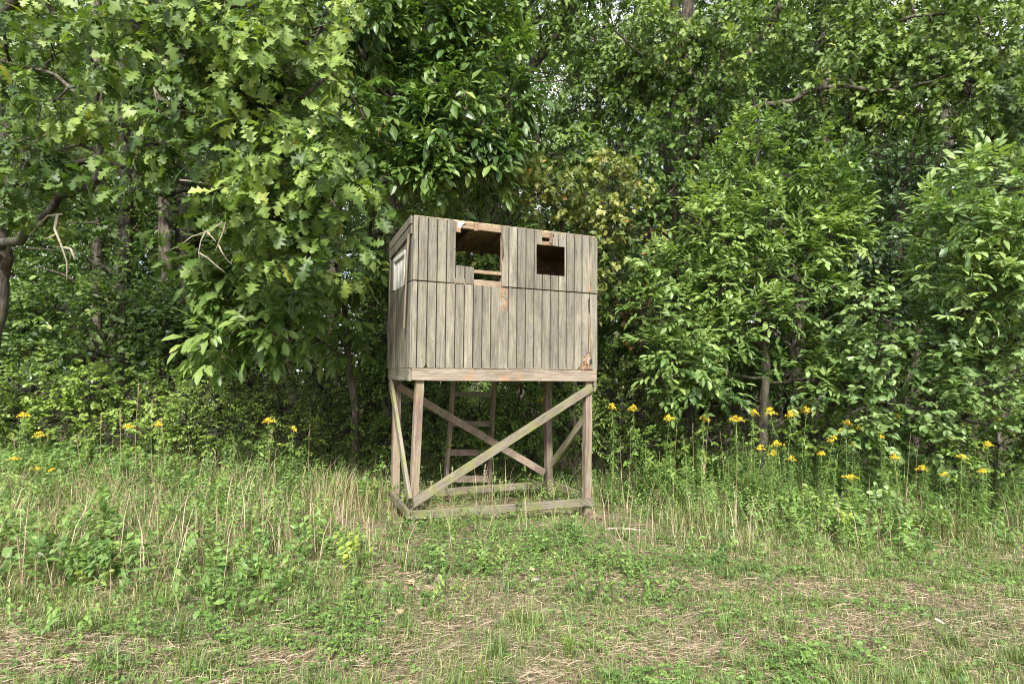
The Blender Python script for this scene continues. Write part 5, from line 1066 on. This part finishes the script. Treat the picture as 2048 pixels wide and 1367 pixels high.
# ---- small leafy plants one can point to
def seedling(name, px, py, Y, label, cat, kind, tpl, mtl, size, pts, seed, tint=.5, ht=.2, wd=.15, np_=10):
    rng = np.random.default_rng(seed); p = at(px, py, Y); g = float(gz(p[0], Y)); org = (p[0], Y, g); root = empty(name, org, label, cat); W = []; L = None; P = []; D = []
    for k in range(pts):
        a = rng.uniform(0, 6.28); r = wd*rng.random()**.5; e = np.array((math.cos(a)*r, math.sin(a)*r*.7, ht*rng.uniform(.35, 1))); q, rr = smooth_path([(0, 0, -.02), e*.5+np.array((0, 0, .04)), e], [.004, .003, .0015], 6, .003, rng); W.append(tube(q, rr, 5)); P.append(e); D.append(e/np.linalg.norm(e)+UP*.3)
    v, t = joinp(W); link('stem', trimesh('stem', v, t, None, True, 'stem_green'), root)
    L, E = spray(kind, np.array(P), np.array(D), rng, size, np.full(pts, tint)); L.t = np.clip(L.t, .02, .95)
    for k in range(len(L.p)):
        M = Matrix.Identity(4)
        for a in range(3):
            for b in range(3): M[a][b] = L.B[k, a, b]*L.s[k]
            M[a][3] = L.p[k, a]
        V, T, tn = TPL[tpl][int(rng.integers(0, len(TPL[tpl])))]; key = (tpl, mtl, int(L.t[k]*7), len(V))
        if key not in LEAFPART: LEAFPART[key] = trimesh('leaf', V, T, np.clip(int(L.t[k]*7)/7+tn, 0, 1), False, mtl)
        o = bpy.data.objects.new('leaf', LEAFPART[key]); C.objects.link(o); o.parent = root; o.matrix_basis = M
seedling('oak_seedling', 715, 1175, 4.35, 'yellow green tree seedling standing in the grass in front of the blind', 'seedling', 'oval', 'oval', 'yellow_leaf', .055, 7, 801, .4, .26, .13)
seedling('wild_vine', 275, 1190, 4.1, 'patch of broad heart leaved vine at lower left, partly yellow', 'wild plant', 'oval', 'oval', 'weed_leaf', .06, 12, 802, .7, .20, .30)
seedling('wild_vine', 15, 1230, 3.8, 'broad leaved plant cut by the left edge of the picture', 'wild plant', 'oval', 'oval', 'weed_leaf', .085, 6, 803, .55, .22, .18)
seedling('pokeweed', 205, 1230, 3.9, 'low yellowing weed below the heart leaved vine', 'wild plant', 'oval', 'oval', 'yellow_leaf', .045, 4, 804, .5, .08, .12)
seedling('maple_seedling', 430, 1010, 5.6, 'small bright green seedling in the tan grass left of the blind', 'seedling', 'maple', 'maple', 'weed_leaf', .05, 4, 805, .8, .20, .10)
seedling('broadleaf_weed', 1620, 1270, 3.4, 'small bright green three leaved weed in the mown grass at right', 'wild plant', 'maple', 'maple', 'weed_leaf', .035, 3, 806, .85, .07, .06)
seedling('burdock_seedling', 455, 1275, 3.5, 'low pale green rosette in the mown grass at lower left', 'wild plant', 'oval', 'oval', 'weed_leaf', .05, 4, 807, .7, .06, .09)
seedling('ash_seedling', 1790, 1010, 6.3, 'broad leaved seedling at the foot of the goldenrods on the right', 'seedling', 'oval', 'oval', 'dogwood_leaf', .08, 8, 808, .6, .4, .25)
seedling('yellow_seedling', 1690, 1045, 5.9, 'yellow leaved seedling under the goldenrods', 'seedling', 'oval', 'oval', 'yellow_leaf', .05, 4, 809, .7, .25, .10)
# ---- things fallen on the ground
def fallen(name, px, py, label, cat, size, tpl, mtl, tint, seed, lift=.05, Yo=None):
    rng = np.random.default_rng(seed); d = ray(px, py); Y = 3.0
    for _ in range(40): p = OR+d*(Y/d[1]); Y = Y+(p[2]-lift-float(gz(p[0], Y)))*2.2
    p = OR+d*(Y/d[1]); V, T, tn = TPL[tpl][seed % len(TPL[tpl])]; V = V*size; V[:, 2] += .012*np.sin(V[:, 1]*90)*(size/.12); a = rng.uniform(0, 6.28)
    R_ = np.array(Matrix.Rotation(a, 3, 'Z') @ Matrix.Rotation(.35, 3, 'X')); me = trimesh(name, V @ R_.T, T, np.clip(tint+tn, 0, 1), False, mtl); o = link(name, me); o.location = tuple(p); tag(o, label, cat); return o
fallen('fallen_leaf', 828, 1172, 'curled pale brown oak leaf lying on the mown grass left of centre', 'leaf', .13, 'oak', 'litter_leaf', .5, 3)
fallen('fallen_leaf', 790, 1235, 'dull brown dead leaf lying below the pale curled one', 'leaf', .09, 'oak', 'litter_leaf', .4, 4)
fallen('fallen_leaf', 1062, 1163, 'pale dead leaf lying on the hay straight below the blind', 'leaf', .07, 'oval', 'litter_leaf', 1.0, 5)
fallen('fallen_leaf', 1060, 1135, 'tan dead leaf folded in the grass just below the herb patch', 'leaf', .09, 'oak', 'litter_leaf', .75, 6)
fallen('fallen_leaf', 1865, 1238, 'whitish dead leaf lying alone on the grass at lower right', 'leaf', .065, 'oval', 'litter_leaf', 1.0, 7)
fallen('fallen_leaf', 940, 1168, 'dark rolled dead leaf on the grass below the blind', 'leaf', .08, 'oak', 'litter_leaf', .2, 8)
fallen('fallen_leaf', 1232, 957, 'white scrap like leaf caught in the weeds by the right front leg', 'leaf', .07, 'oval', 'white_paint', .9, 9, .28)
def stick(pts, r, label, seed):
    rng = np.random.default_rng(seed); P = [np.array((x, y, float(gz(x, y))+z)) for x, y, z in pts]; q, rr = smooth_path(P, r, 10, .004, rng); v, t = tube(q, rr, 6); o = link('fallen_stick', trimesh('fallen_stick', v-P[0], t, None, True, 'bark_pale')); o.location = P[0]; tag(o, label, 'stick')
stick([(.95, 6.0, .04), (1.15, 6.05, .05), (1.38, 6.02, .04)], [.012, .011, .008], 'short pale stick on the ground by the right front leg', 1)
stick([(-1.95, 5.5, .03), (-1.7, 5.6, .05), (-1.45, 5.55, .04)], [.009, .008, .005], 'short pale stick on the bare soil left of the blind', 2)
